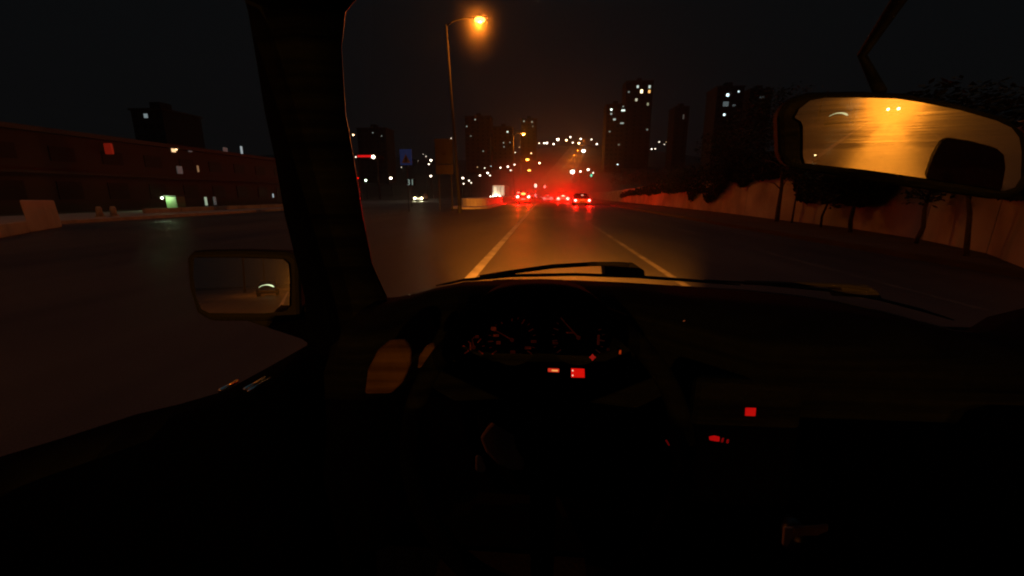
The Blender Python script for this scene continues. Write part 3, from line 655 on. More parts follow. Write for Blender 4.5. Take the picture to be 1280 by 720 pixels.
# small marker lights in front of the saloon
p = at_y(715, 253, 62)
cE = car('saloon_car', 'mostly hidden low car between the third car and the nearest saloon', at_y(714.5, 252, 80).x, 78, 1, 1.7, 4.2, 1.4, dark((.1, .1, .1)), 'saloon', (.62, .62, .11, 2.5, 0), group=Gq)
p = at_y(673, 251.5, 98)
car('saloon_car', 'distant car with small yellowish lamps between the first two cars', p.x, 104, 1, 1.7, 4.2, 1.4, dark((.1, .1, .1)), 'saloon', (.62, .55, .20, 1.6, 0), group=Gq)
p = at_y(522.8, 247.8, 84)
car('oncoming_car', 'oncoming car with twin white headlights at the junction left of the median', p.x, 84, -1, 1.75, 4.2, 1.45, dark((.15, .15, .15)), 'hatch', head=(p.z, .69, .21, 9, 350, (1, .84, .5)))
p = at_y(657, 256.5, 45)
def mist(name, label, c, rad, dens, col, g, noise_s=2.2, power=2.0):
    bm = nb(); bmesh.ops.create_icosphere(bm, subdivisions=3, radius=1)
    m = bpy.data.materials.new(name+'_air'); m.use_nodes = True; t = m.node_tree; t.nodes.clear()
    o_ = t.nodes.new('ShaderNodeOutputMaterial'); v = t.nodes.new('ShaderNodeVolumePrincipled'); v.inputs['Color'].default_value = (*col, 1); v.inputs['Anisotropy'].default_value = g
    tc = t.nodes.new('ShaderNodeTexCoord'); ln = t.nodes.new('ShaderNodeVectorMath'); ln.operation = 'LENGTH'
    t.links.new(tc.outputs['Object'], ln.inputs[0])
    mr = t.nodes.new('ShaderNodeMapRange'); mr.inputs[1].default_value = 1; mr.inputs[2].default_value = 0; mr.inputs[3].default_value = 0; mr.inputs[4].default_value = 1
    t.links.new(ln.outputs['Value'], mr.inputs[0])
    pw = t.nodes.new('ShaderNodeMath'); pw.operation = 'POWER'; pw.inputs[1].default_value = power; t.links.new(mr.outputs[0], pw.inputs[0])
    n = t.nodes.new('ShaderNodeTexNoise'); n.inputs['Scale'].default_value = noise_s; n.inputs['Detail'].default_value = 2; t.links.new(tc.outputs['Object'], n.inputs['Vector'])
    m1 = t.nodes.new('ShaderNodeMath'); m1.operation = 'MULTIPLY'; t.links.new(pw.outputs[0], m1.inputs[0]); t.links.new(n.outputs['Fac'], m1.inputs[1])
    m2 = t.nodes.new('ShaderNodeMath'); m2.operation = 'MULTIPLY'; m2.inputs[1].default_value = dens*2; t.links.new(m1.outputs[0], m2.inputs[0]); t.links.new(m2.outputs[0], v.inputs['Density'])
    t.links.new(v.outputs[0], o_.inputs['Volume'])
    o = obj(name, bm, m, smooth=True); o.location = c; o.scale = rad; m.cycles.volume_step_rate = .6
    return struct(o, 'stuff', label, name.replace('_', ' '))
mist('tail_glow_haze', 'added reddish haze that makes the tail light glow around the queue of cars', (.8, 70, 1.0), (13, 30, 8.0), .12, (.95, .55, .45), .2)  # haze added for the tail light glow, with red put into its colour
mist('lamp_halo_mist', 'added mist that makes the halo around the head of the nearest street lamp', h1+Vector((0, -.3, -.1)), (1.9, 1.9, 3.2), .085, (.95, .9, .85), .3, 1.6, 2.4)  # mist ball added only to draw the lamp's halo
# bus
a = at_y(614.8, 233, 88); b = at_y(631.2, 247, 88); bc = (a.x+b.x)/2; bw = (b.x-a.x)/2
t = thing('bus', 'oncoming bus with a brightly lit white front behind the median island', 'bus', (bc, 93, 0))
bm = nb(); bx(bm, bc-bw, bc+bw, 88, 98.5, .35, a.z+.25); obj('body', bm, dark((.4, .4, .4)), t, bevel=.15)
pa = at_y(616.5, 233.7, 87.9); pb = at_y(630.5, 244, 87.9)
for k in range(3):
    f0 = pa.x+(pb.x-pa.x)*k/3; f1 = pa.x+(pb.x-pa.x)*(k+1)/3
    bm = nb(); bx(bm, f0+.05, f1-.05, 87.9, 87.97, pb.z+(.25 if k == 1 else 0), pa.z); obj('windscreen', bm, emat((1, .85, .6), (.9, .42, .6)[k]), t, bevel=.06)
bm = nb(); bx(bm, pa.x, pb.x, 87.86, 87.96, pa.z+.05, pa.z+.3); obj('destination_panel', bm, emat((1, .8, .5), .5), t)
for px, py, r_ in ((613.2, 245.8, .14), (616.4, 245.8, .17), (624.8, 246.8, .33)):
    q = at_y(px, py, 87.8); bm = nb(); ball(bm, q, r_, sub=2); obj('headlight', bm, emat((1, .85, .6), 9), t, smooth=True)
lamp_light('bulb', at_y(620, 246.5, 87.5), 350, WHITE, t)
for sx in (-1, 1):
    for yy in (90, 96):
        bm = nb(); tube(bm, [(bc+sx*(bw-.3), yy, .48), (bc+sx*(bw-.02), yy, .48)], .48, 18); obj('wheel', bm, M['rubber'], t)
# follower seen in the mirrors
ft = car('following_car', 'car following behind with yellow headlights, seen only in the rear view mirror', .55, -104.3, 1, 1.7, 4.3, 1.5, dark((.1, .1, .1)), 'saloon')
for sx in (-1, 1):
    bm = nb(); ball(bm, (.55+sx*.68, -99.97, .72), .22, sub=2); obj('headlight', bm, emat((1, .72, .3), 12), ft, smooth=True)
    lamp_light('bulb', (.55+sx*.68, -99.6, .72), 270000, (1, .30, .02), ft, 'SPOT', (.55+sx*.1, 0, 1.22), 2.1, .5)
# ------------------------------------------------------------------ roadside trees
def leafcloud(bm, c, r, n, sz=.075, droop=0):
    for _ in range(int(n*1.9)):
        u = Vector((random.gauss(0, 1), random.gauss(0, 1), random.gauss(0, 1))).normalized()*(random.random()**.45)
        p = Vector(c)+Vector((u.x*r[0], u.y*r[1], u.z*r[2]))
        if noise.noise(p*1.3) < -.18: continue
        p.z -= droop*random.random()**3
        a = random.random()*6.28; s = sz*random.uniform(.6, 1.4)
        d1 = Vector((math.cos(a), math.sin(a), random.uniform(-.6, .6))).normalized()*s; d2 = d1.cross(Vector((random.random()-.5, random.random()-.5, 1))).normalized()*s*.5
        bm.faces.new([bm.verts.new(q) for q in (p-d1, p+d2, p+d1, p-d2)])
def tree(label, base, lean, H, rad, clumps, group='trees along the retaining wall', bare=False):
    base = Vector(base); t = thing('tree', label, 'tree', tuple(base), group)
    topp = base+Vector((lean[0], lean[1], H)); pts = [base-Vector((0, 0, .1))]
    for k in range(1, 6):
        f = k/5; pts.append(base.lerp(topp, f)+Vector((random.gauss(0, .03), random.gauss(0, .03), 0)))
    bm = nb(); rad *= .72; tube(bm, pts, [rad*(1.25-.7*k/5) for k in range(6)], 9)
    for _ in range(9 if bare else 5):
        f = random.uniform(.45, 1); s0 = base.lerp(topp, f); a = random.random()*6.28; l = random.uniform(.5, 1.3)
        e = s0+Vector((math.cos(a)*l, math.sin(a)*l, l*random.uniform(.3, .9))); m_ = s0.lerp(e, .5)+Vector((0, 0, .1))
        tube(bm, [s0, m_, e], [rad*.4, rad*.25, rad*.08], 5)
        if bare:
            for _ in range(3):
                a2 = a+random.gauss(0, .8); e2 = m_+Vector((math.cos(a2)*l*.6, math.sin(a2)*l*.6, random.uniform(-.1, .6))); tube(bm, [m_, e2], [rad*.18, rad*.05], 4)
    obj('trunk', bm, M['bark'], t, smooth=True)
    bm = nb()
    for c, r, n, dr in clumps: leafcloud(bm, c, r, n, droop=dr)
    if clumps: obj('crown', bm, M['leaf'], t)
    return t
def W(px, py, off=.9):                               # a point on the verge in front of the wall
    g = at_z(px, py, .13); return g
def canopy(px, py, yy, r, n, dr=.6): return (at_y(px, py, yy), r, n, dr)
def at_dist(px, py, ref): d = ray(px, py); return CAM+d*((ref-CAM).length)
def mk(label, bpx, bpy, tpx, tpy, rad, cl, bare=False):
    b = at_z(bpx, bpy, .13); tp = at_dist(tpx, tpy, b)
    hgt = max(1.4, tp.z-b.z)+.6
    cls = [(at_dist(cx, cy, b), (rx, rx, rz), n, dr) for cx, cy, rx, rz, n, dr in cl]
    return tree(label, b, (tp.x-b.x, (tp.y-b.y)*.4), hgt, rad, cls, bare=bare)
mk('tree with the thick dark trunk left of the orange smudge on the wall', 971, 277, 979, 222, .115, [(975, 150, 2.0, 1.5, 3000, .3), (1010, 180, 1.2, .9, 1500, .5)])
mk('slim straight tree farther left along the wall', 915, 266.5, 917, 224, .10, [(915, 180, 2.2, 1.2, 3000, .3), (898, 212, 1.4, .5, 1500, .9), (932, 208, .7, .45, 800, .8)])
mk('small tree at the far left of the wall with low hanging leaves', 868, 261, 868, 236, .10, [(872, 214, 2.6, .8, 3500, .9), (850, 225, 1.6, .5, 1500, .7)])
mk('farthest tree on the wall, a low dark crown only', 822, 256, 822, 238, .12, [(822, 220, 3.4, 1.1, 3500, .6), (795, 222, 3.4, .9, 2500, .6)])
mk('thin sapling right of the thick trunk', 989.5, 279, 996, 232, .045, [(1000, 205, .7, .5, 700, .4)])
mk('thin sapling with a leaning stem under the heavy crown', 1026, 284, 1036, 252, .05, [(1035, 226, 1.0, .42, 2600, .5), (1015, 222, .6, .35, 900, .6)])
mk('tree with heavy low crown hanging in front of the wall', 1063, 291, 1069, 245, .075, [(1066, 222, .95, .55, 3600, .5), (1092, 215, .7, .5, 2000, .5), (1085, 190, 1.2, .8, 2500, .2)])
mk('bare leaning tree with forked twigs near the right end of the wall', 1143, 304, 1163, 262, .06, [(1160, 240, .5, .28, 130, .2)], bare=True)
mk('rightmost roadside tree with a thick curved trunk', 1208, 320, 1199, 225, .055, [(1185, 150, 1.2, .8, 2500, .3)])
iv = [(776, 246), (790, 243.5), (815, 242), (850, 240), (860, 239), (866, 252), (871, 243), (881, 240), (887, 254), (895, 247), (905, 240), (912, 227), (925, 226), (930, 237), (937, 225), (975, 222), (992, 220), (999, 228), (1003, 249), (1015, 254), (1022, 250), (1028, 245), (1038, 253), (1046, 250), (1056, 251), (1070, 256), (1086, 258), (1095, 250), (1105, 240), (1113, 229), (1150, 226), (1190, 228), (1230, 236), (1290, 250)]
def ivl(px):
    for (a, b), (c, d) in zip(iv, iv[1:]):
        if a <= px <= c: return b+(d-b)*(px-a)/(c-a)
    return iv[-1][1]
bm = nb(); rv_ = random.Random(3)
for _ in range(26000):
    px = rv_.uniform(777, 1285); e = ivl(px); u = rv_.random()
    hgt_ = 5+29*sst(785, 880, px); py = e-(abs(rv_.gauss(0, 1))*hgt_*.25 if u < .5 else rv_.uniform(0, hgt_))+rv_.gauss(0, .6)+3.5*noise.noise(Vector((px*.12, 0, 0)))
    d = ray(px, py); best = None
    for a, b in zip(wpts, wpts[1:]):                       # meet the wall's face
        t2 = (b-a); n_ = Vector((t2.y, -t2.x, 0)); den = d.dot(n_)
        if abs(den) < 1e-6: continue
        k_ = (a-CAM).dot(n_)/den; P_ = CAM+d*k_
        f_ = (P_-a).dot(t2)/t2.length_squared
        if k_ > 0 and -.01 <= f_ <= 1.01: best = P_; break
    if best is None: continue
    P_ = best+Vector((-rv_.random()*.28 if best.z < 2.9 else rv_.uniform(-.3, .8), 0, 0))
    sz = .05*rv_.uniform(.6, 1.5)*(1+best.y/60)
    d1 = Vector((rv_.gauss(0, 1), rv_.gauss(0, 1), rv_.gauss(0, 1))).normalized()*sz; d2 = d1.cross(Vector((rv_.gauss(0, 1), rv_.gauss(0, 1), rv_.gauss(0, 1)))).normalized()*sz*.7
    bm.faces.new([bm.verts.new(q) for q in (P_-d1, P_+d2, P_+d1, P_-d2)])
M['ivy'] = pmat('ivy_leaves', (.016, .022, .010), .8, var=.5, scale=3, spec=.1)
struct(obj('ivy', bm, M['ivy']), 'stuff', 'dark ivy hanging ragged over the top of the retaining wall', 'ivy')
# ------------------------------------------------------------------ the car the picture is taken from
car_root = thing('car_interior', 'dark cabin of the car around the viewer, with dashboard, wheel and mirrors', 'car', (.38, 0, .3))
C_ = car_root
Zs = .19
dash = [(425, 428, .25), (445, 410, .23), (478, 372.5, .205), (500, 371, .2), (522, 367, .195), (545, 360, .19), (580, 352.5, .19), (640, 350, .19), (700, 350.5, .19), (780, 354, .19), (860, 359, .2), (930, 363, .21),
        (1000, 370.5, .22), (1050, 378, .23), (1100, 389, .24), (1150, 402, .25), (1192, 413.5, .26), (1225, 416.5, .265), (1250, 411, .265), (1275, 398, .25), (1300, 380, .24)]
rings = []
for px, py, dr in dash:
    P = at_z(px, py, CAM.z-dr); inc = 1-sst(.20, .27, abs(P.x-0.0))
    ny = min(P.y-.06, .60+.15*inc); z = P.z
    rings.append([Vector((P.x, P.y+.10, z-.06)), P, Vector((P.x, (P.y+ny)/2, z+.004)), Vector((P.x, ny+.02, z-.008)), Vector((P.x, ny, z-.03)), Vector((P.x, ny-.01, z-.13)), Vector((P.x, ny-.035, z-.20)), Vector((P.x, ny+.0, z-.42)), Vector((P.x, ny+.2, z-.5))])
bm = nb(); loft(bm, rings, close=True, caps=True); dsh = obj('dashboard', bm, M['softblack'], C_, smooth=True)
# instrument hood and cluster
def facing(px, py, D, n=None):
    return at_d(px, py, D)
def plate(bm, pxs, Y, th=.004, tilt=0):
    pts = [at_y(px, py, Y) for px, py in pxs]; return slab(bm, pts, (0, th, 0))
hood = []
for k in range(13):
    a = k/12; px = 556+(788-556)*a; top = 378-20*math.sin(math.pi*a)**.6
    p0 = at_y(px, top+4+40*(abs(a-.5)*2)**4, .575); hood.append(p0)
bm = nb(); rr = []
for p0 in hood: rr.append([p0, p0+Vector((0, 0, -.008)), Vector((p0.x, .80, p0.z-.045)), Vector((p0.x, .80, p0.z-.03))])
loft(bm, rr); obj('instrument_hood', bm, M['softblack'], dsh, smooth=True)
cl = nb(); plate(cl, [(566, 452), (790, 452), (785, 395), (740, 378), (610, 378), (570, 400)], .672, .01); clu = obj('instrument_cluster', cl, M['softblack'], C_)
def arc_marks(cx, cy, r, a0, a1, n, ln, st, col, name):
    bm = nb()
    for k in range(n):
        a = R(a0+(a1-a0)*k/(n-1)); l = ln*(1.6 if k % 2 == 0 else .8)
        p0 = at_y(cx+r*math.cos(a), cy-r*math.sin(a), .666); p1 = at_y(cx+(r-l)*math.cos(a), cy-(r-l)*math.sin(a), .666)
        tube(bm, [p0, p1], .0007 if k % 2 else .0011, 4)
    return obj(name, bm, emat(col, st), clu)
DR = (1, .10, .02); DG = (.8, .5, .35)
def dial(cx, cy, r, n, st, col, ndl):
    bm = nb(); c = at_y(cx, cy, .669)
    bmesh.ops.create_cone(bm, cap_ends=True, segments=40, radius1=(at_y(cx+r*1.12, cy, .669)-c).length, radius2=(at_y(cx+r*1.12, cy, .669)-c).length, depth=.003, matrix=Matrix.Translation(c) @ Matrix.Rotation(R(90), 4, 'X'))
    d = obj('dial', bm, M['plastic'], clu)
    arc_marks(cx, cy, r, 215, -35, n, 4, st, col, 'dial_marks')
    a = R(ndl); bm = nb(); tube(bm, [at_y(cx, cy, .663), at_y(cx+r*.8*math.cos(a), cy-r*.8*math.sin(a), .663)], [.0016, .0006], 5); ball(bm, at_y(cx, cy, .663), .004, sub=1); obj('needle', bm, emat(DR, .009), clu)
dial(640, 425, 30, 17, .009, DR, 150); dial(723, 422, 33, 19, .0065, (1, .2, .12), 132); dial(592, 434, 14, 7, .015, DR, 100)
for px, py, w_, h_, st in ((617, 411, 6, 4, .14), (620, 419.5, 7, 2.6, .10), (623, 428.5, 5, 3.5, .09), (588, 433, 1.6, 9, .10), (596, 421, 5, 3, .05), (641, 440, 6, 3, .045), (660, 435, 8, 3, .05), (667, 427, 7, 3, .03), (694, 429, 7, 2.4, .03), (748, 425, 3, 12, .05), (712, 416, 9, 1.6, .035), (760, 437, 3, 3, .02), (775, 440, 3, 5, .02)):
    bm = nb(); bx(bm, at_y(px-w_/2, py, .66).x, at_y(px+w_/2, py, .66).x, .659, .662, at_y(px, py+h_/2, .66).z, at_y(px, py-h_/2, .66).z); obj('warning_light', bm, emat(DR, st*.22), clu, bevel=.0004)
def lit(name, pxs, Y, col, st, parent, lab=None, th=.002, bev=.0006):
    bm = nb(); slab(bm, [at_y(a, b, Y) for a, b in pxs], (0, th, 0)); o = obj(name, bm, emat(col, st), parent, bevel=bev)
    if lab: o['label'] = lab
    return o
star = []
for k in range(8):
    a = k*math.pi/4; r_ = 4.4 if k % 2 == 0 else 2.6; star.append((740.8+r_*math.cos(a), 447+r_*math.sin(a)))
lit('warning_light', star, .56, (1, .03, .02), .22, clu, 'small dull red star shaped lamp')
# steering wheel (tilted ring) with column stalk
wc = at_d(680, 546, .575); wn = Vector((0, -.87, .49)).normalized(); wu = Vector((1, 0, 0)); wv = wn.cross(wu).normalized()
RW = .188
bm = nb(); pts = [wc+(wu*math.cos(2*math.pi*k/64)+wv*math.sin(2*math.pi*k/64))*RW for k in range(64)]
rg = []
for k, p in enumerate(pts):
    o_ = (p-wc).normalized(); rg.append([bm.verts.new(p+(o_*math.cos(2*math.pi*j/12)+wn*math.sin(2*math.pi*j/12))*.0145) for j in range(12)])
for a in range(64):
    for j in range(12): bm.faces.new((rg[a][j], rg[a][(j+1) % 12], rg[(a+1) % 64][(j+1) % 12], rg[(a+1) % 64][j]))
wheel = obj('steering_wheel', bm, M['softblack'], C_, smooth=True)
hc = wc-wn*.03
bm = nb(); tmp = Matrix.Translation(hc) @ wn.to_track_quat('Z', 'Y').to_matrix().to_4x4() @ Matrix.Diagonal((.044, .042, .022, 1)); bmesh.ops.create_icosphere(bm, subdivisions=3, radius=1, matrix=tmp); obj('hub', bm, M['softblack'], wheel, smooth=True)
for a in (25, 155, 270):
    d = wu*math.cos(R(a))+wv*math.sin(R(a)); s_ = d.cross(wn)
    q = hc+d*.03; e = wc+d*(RW-.006)
    bm = nb(); slab(bm, [q+s_*.02, q-s_*.02, e-s_*.014, e+s_*.014], -wn*.012); obj('spoke', bm, M['softblack'], wheel, bevel=.003)
bm = nb(); tube(bm, [hc-wn*.01, hc-wn*.06, hc-wn*.22], [.035, .045, .05], 16); obj('steering_column', bm, M['softblack'], C_, smooth=True)
# two bright red tell-tales and their tiny dots
lit('tell_tale', [(685, 460.8), (699, 461.4), (699, 465.6), (685, 465)], .545, (1, .05, .02), .55, C_, 'small red bar lamp with an orange core')
lit('lamp_core', [(689.5, 462.6), (697.5, 463), (697.5, 464.6), (689.5, 464.2)], .5435, (1, .42, .1), .9, bpy.data.objects['tell_tale'])
tt = lit('switch_light', [(714, 460.8), (730.5, 461.5), (731, 472.3), (714, 472)], .545, (1, .008, .004), .62, C_, 'bright square red lamp beside the column')
for yy in (463.5, 469.6): lit('dot', [(715, yy-.7), (716.8, yy-.7), (716.8, yy+.9), (715, yy+.9)], .5435, (1, .7, .5), .9, tt)
# centre stack with red buttons
bm = nb(); pts = [at_y(870, 470, .60), at_y(1010, 475, .60), at_y(990, 640, .50), at_y(850, 630, .50)]; slab(bm, pts, (0, .12, -.02)); cs = obj('centre_stack', bm, M['plastic'], C_, bevel=.01)
def csb(name, pxs, st, col=(1, .006, .006), lab=None):
    bm = nb()
    n = (pts[1]-pts[0]).cross(pts[3]-pts[0]).normalized()
    if n.y > 0: n = -n
    def on(px, py):
        d = ray(px, py); return CAM+d*((pts[0]+n*.003-CAM).dot(n)/d.dot(n))
    slab(bm, [on(*q) for q in pxs], -n*.003); o = obj(name, bm, emat(col, st), cs, bevel=.0006)
    if lab: o['label'] = lab
    return o
csb('hazard_button', [(932.5, 509.5), (945.5, 509.8), (944.5, 520), (932, 519.5)], .36, lab='square glowing red button')
csb('display_segment', [(887, 545.5), (893, 544.3), (900, 546), (899.5, 551.8), (893, 551.2), (887.5, 549.8)], .33)
csb('display_segment', [(903.5, 547.2), (905.6, 547.4), (904, 553), (902, 552.6)], .12)
csb('display_segment', [(909.5, 549), (911.8, 549.3), (910.6, 554.2), (908.4, 553.8)], .12)
csb('display_segment', [(832, 550), (833.6, 549.6), (837.6, 556.6), (836.2, 557)], .07)
csb('display_segment', [(854, 400.3), (856.5, 400), (856.5, 401.2), (854, 401.5)], .015, (1, .5, .4))
# patches of lamplight on dash, column and gear knob, built as lighter coloured pieces
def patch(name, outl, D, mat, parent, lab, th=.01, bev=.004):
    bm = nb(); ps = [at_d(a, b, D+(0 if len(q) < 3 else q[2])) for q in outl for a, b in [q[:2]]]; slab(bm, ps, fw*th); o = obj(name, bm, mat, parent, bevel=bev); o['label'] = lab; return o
patch('dash_light_patch', [(455, 493), (459, 462), (472, 437), (487, 425), (506, 424), (514, 436), (513, 456), (503, 478), (489, 492)], .60, M['tan'], C_, 'tan piece shaped as a patch of light beside the wheel')
patch('dash_light_patch', [(521, 462), (523, 446), (533, 431), (543, 428), (544, 440), (535, 455)], .62, M['tan'], C_, 'small tan piece shaped as a sliver of light behind the wheel rim')
patch('column_light_patch', [(600, 548), (609, 535), (622, 522), (628, 512), (632, 524), (648, 545), (656, 572), (655, 589), (640, 589), (622, 581), (607, 566)], .63, M['pale'], C_, 'pale piece shaped as a wedge of light between the wheel spokes')
patch('column_light_patch', [(594, 570), (601, 572), (608, 588), (604, 592), (594, 590)], .63, M['pale'], C_, 'tiny pale piece shaped as a chip of light')
# centre console, gear lever
bm = nb(); bx(bm, .26, .50, -.3, .42, .35, .62); con = obj('centre_console', bm, M['plastic'], C_, bevel=.03)
g0 = at_d(988, 668, .53)
bm = nb(); tube(bm, [g0+Vector((0, 0, -.16)), g0], [.012, .010], 10); gl = obj('gear_lever', bm, M['softblack'], C_, smooth=True)
bm = nb(); ball(bm, g0, .020, (.9, 1, 1.3), 3); kn = obj('gear_knob', bm, M['gloss'], gl, smooth=True)
patch('knob_light_patch', [(981, 660), (992, 660), (992, 672), (984, 684), (979, 682)], .495, M['pale'], gl, 'pale piece shaped as a patch of light on the gear knob', .004, .001)  # light on the knob given as a paler piece
patch('console_light_patch', [(992, 659), (1022, 658), (1036, 656), (1036, 664), (1022, 670), (992, 671)], .51, pmat('lit_patch_brown', (.06, .035, .03), .7), C_, 'brown piece shaped as a strip of light beside the gear knob', .004, .001)  # light beside the knob put into colour and outline
# driver door: sill, panel, ribbed chrome strip
sill = [(400, 424), (385, 431), (330, 462), (280, 489), (225, 505), (170, 518), (80, 547), (0, 571), (-120, 612), (-300, 690)]
rr = []
for px, py in sill:
    P = at_z(px, py, 1.01); rr.append([P+Vector((-.07, 0, -.09)), P+Vector((-.02, 0, -.018)), P, P+Vector((.06, 0, -.03)), P+Vector((.075, 0, -.12)), P+Vector((.10, 0, -.2)), P+Vector((.08, 0, -.6)), P+Vector((-.08, 0, -.7))])
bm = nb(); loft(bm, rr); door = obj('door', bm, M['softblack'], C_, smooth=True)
lampc = Vector(h1)-Vector((0, 0, .3))
def glint_strip(px0, py0, px1, py1, ext0, ext1, rad, z, mat=None):
    a = at_z(px0, py0, z); r0 = ray(px0, py0); r1 = ray(px1, py1); mid = a
    v = (CAM-mid).normalized(); l = (lampc-mid).normalized()
    ax = r0.cross(r1).cross(v+l).normalized()
    if ax.dot(Vector((0, 1, 0))) < 0: ax = -ax
    return ax, mid
for (a0, b0, a1, b1, zz, e0, e1, rr_) in ((277, 487.5, 307, 470.3, 1.028, -.004, .046, .0032), (306, 486.5, 345, 464, 1.026, -.002, .062, .0026), (312, 488.0, 356, 462.5, 1.024, -.004, .066, .0024)):
    ax, mid = glint_strip(a0, b0, a1, b1, 0, 0, rr_, zz)
    bm = nb(); tube(bm, [mid+ax*e0, mid+ax*e1], rr_, 14)
    obj('chrome_strip', bm, M['chrome'], door, smooth=True)
# pillars
pil = [(-60, 292, 520, .50), (-20, 300, 462, .52), (0, 306, 440, .53), (14, 310, 429, .54), (60, 318, 424, .57), (140, 331, 429, .62), (200, 344, 440, .66), (270, 356, 451, .71), (330, 371, 463, .76), (372, 381, 482, .80), (430, 384, 520, .84), (480, 384, 520, .86)]
rr = []
for py, l, r_, D in pil: rr.append([at_d(l, py, D), at_d((l+r_)/2, py, D-.012), at_d(r_, py, D), at_d(r_-6, py, D+.05), at_d(l+6, py, D+.05)])
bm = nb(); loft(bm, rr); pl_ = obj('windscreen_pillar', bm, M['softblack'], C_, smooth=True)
bm = nb(); tube(bm, [at_d(r_+.5, py, D+.012) for py, l, r_, D in pil[1:-2]], .0028, 8); obj('rubber_seal', bm, M['gloss'], pl_, smooth=True)
rb = at_z(1262, 412, CAM.z-.265); rtp = Vector((.98, .28, 1.50))
bm = nb(); rr = []
for k in range(7):
    f = k/6; P = Vector((rb.x+.17, rb.y+.05, 1.0)).lerp(rtp, f); rr.append([P+Vector((-.04, 0, 0)), P+Vector((.03, -.05, 0)), P+Vector((.07, .03, 0)), P+Vector((-.01, .06, 0))])
loft(bm, rr); obj('windscreen_pillar', bm, M['softblack'], C_, smooth=True)
# bonnet, cowl, wipers outside the glass
rr = []
for px, py, dr in dash[3:-2]:
    P = at_z(px, py-1.2, CAM.z-dr-.004); P = CAM+(P-CAM)*1.11
    rr.append([P+Vector((0, -.12, -.02)), P, P+Vector((0, .04, -.02)), Vector((P.x, 1.35, P.z-.09)), Vector((P.x*.98, 2.0, P.z-.27)), Vector((P.x*.95+.02, 2.25, P.z-.42)), Vector((P.x, 2.2, .35)), Vector((P.x, 1.0, .35))])
bm = nb(); loft(bm, rr); bon = obj('bonnet', bm, M['paint_body'], C_, smooth=True)
def wiper(lab, blade, arm, block, tipw=.0045):
    bm = nb(); tube(bm, [at_d(a, b, d) for a, b, d in arm], [.006]*len(arm), 8); w_ = obj('wiper', bm, M['rubber'], C_, smooth=True); w_['label'] = lab
    bm = nb(); tube(bm, [at_d(a, b, d) for a, b, d in blade], [tipw*.4]+[tipw]*(len(blade)-2)+[tipw*.4], 6); obj('blade', bm, M['rubber'], w_)
    bm = nb(); slab(bm, [at_d(a, b, block[1]) for a, b in block[0]], fw*.05); obj('pivot_cover', bm, M['rubber'], w_, bevel=.004)
D0 = 1.10
wiper('driver side wiper resting on the glass edge', [(545, 357, D0), (580, 350, D0), (640, 344.5, D0), (720, 343, D0), (800, 346, D0), (870, 351, D0), (925, 356, D0)],
      [(600, 346.5, D0), (640, 340, D0), (690, 333, D0), (740, 330, D0), (775, 330, D0), (786, 331, D0)], ([(756, 330), (785, 328), (790, 327.5), (806, 338), (807, 345), (757, 344)], D0))
wiper('passenger side wiper resting low at the right', [(880, 350, D0), (950, 354.5, D0), (1040, 363, D0), (1100, 374, D0), (1150, 387, D0), (1192, 400, D0)],
      [(930, 353, D0), (1000, 355, D0), (1060, 357, D0), (1085, 361, D0)], ([(1050, 356), (1082, 355), (1098, 364), (1104, 373), (1056, 370)], D0))
# windscreen and other glass
def pane_obj(name, pts, th, mat, parent=C_):
    bm = nb(); v = [bm.verts.new(p) for p in pts]; bm.faces.new(v); return obj(name, bm, mat, parent)
wl = at_d(447, 378, .845); wt = at_d(455, -40, .545); wr = Vector((rb.x+.14, rb.y+.09, rb.z-.01)); wrt = Vector((.96, .33, 1.5))
sm = bpy.data.materials.new('windscreen_glass'); sm.use_nodes = True; sm.node_tree.nodes.clear()
a_ = sm.node_tree.nodes.new('ShaderNodeOutputMaterial'); b_ = sm.node_tree.nodes.new('ShaderNodeBsdfTransparent'); b_.inputs[0].default_value = (.96, .97, .96, 1); sm.node_tree.links.new(b_.outputs[0], a_.inputs[0]); M['screen'] = sm
pane_obj('windscreen', [wl+Vector((0, .03, 0)), wr, wrt, wt+Vector((0, .03, 0))], .004, M['screen'])
# roof with header above the frame
bm = nb(); slab(bm, [Vector((-.42, .42, 1.56)), Vector((1.15, .40, 1.56)), Vector((1.12, -1.75, 1.52)), Vector((-.36, -1.75, 1.52))], (0, 0, .04)); obj('roof', bm, M['softblack'], C_, bevel=.015)
# rear-view mirror: the glass is aimed so that the road behind shows in it
def aim(px, py, D, out):
    c = at_d(px, py, D); di = ray(px, py); do = Vector(out).normalized(); return c, (do-di).normalized()
mc, mn = aim(1116, 131, .42, (0, -1, .0))
def onplane(px, py, c, n):
    d = ray(px, py); return CAM+d*((c-CAM).dot(n)/d.dot(n))
gl_o = [(993, 147), (999, 136), (1012, 126), (1030, 122.5), (1070, 122), (1120, 123.5), (1150, 128), (1200, 138), (1245, 151), (1264, 160), (1273, 172), (1276, 190), (1275, 222), (1268, 234), (1255, 238.5), (1210, 231), (1150, 222), (1080, 212), (1006, 204), (1003.5, 195), (1003.5, 158), (1001, 152)]
gp = [onplane(a, b, mc, mn) for a, b in gl_o]
ho_ = [(972, 140), (985, 124), (1010, 115), (1070, 113.5), (1130, 116), (1200, 129), (1262, 147), (1284, 165), (1290, 190), (1289, 232), (1270, 250), (1240, 249), (1150, 236), (1060, 222), (985, 209), (974, 196)]
hp_ = [onplane(a, b, mc-mn*.004, mn) for a, b in ho_]
mir = nb(); slab(mir, hp_, -mn*.035); rv = obj('rear_view_mirror', mir, M['plastic'], C_, bevel=.006)
mir = nb(); slab(mir, [p+mn*.001 for p in gp], -mn*.004); obj('mirror_glass', mir, M['mirror'], rv)
bm = nb(); e = at_d(1110, 112, .44); tube(bm, [e-mn*.02, e-mn*.04+Vector((0, .03, .05)), Vector((e.x-.02, .42, 1.555))], [.006, .005, .010], 10); obj('stalk', bm, M['plastic'], rv, smooth=True)
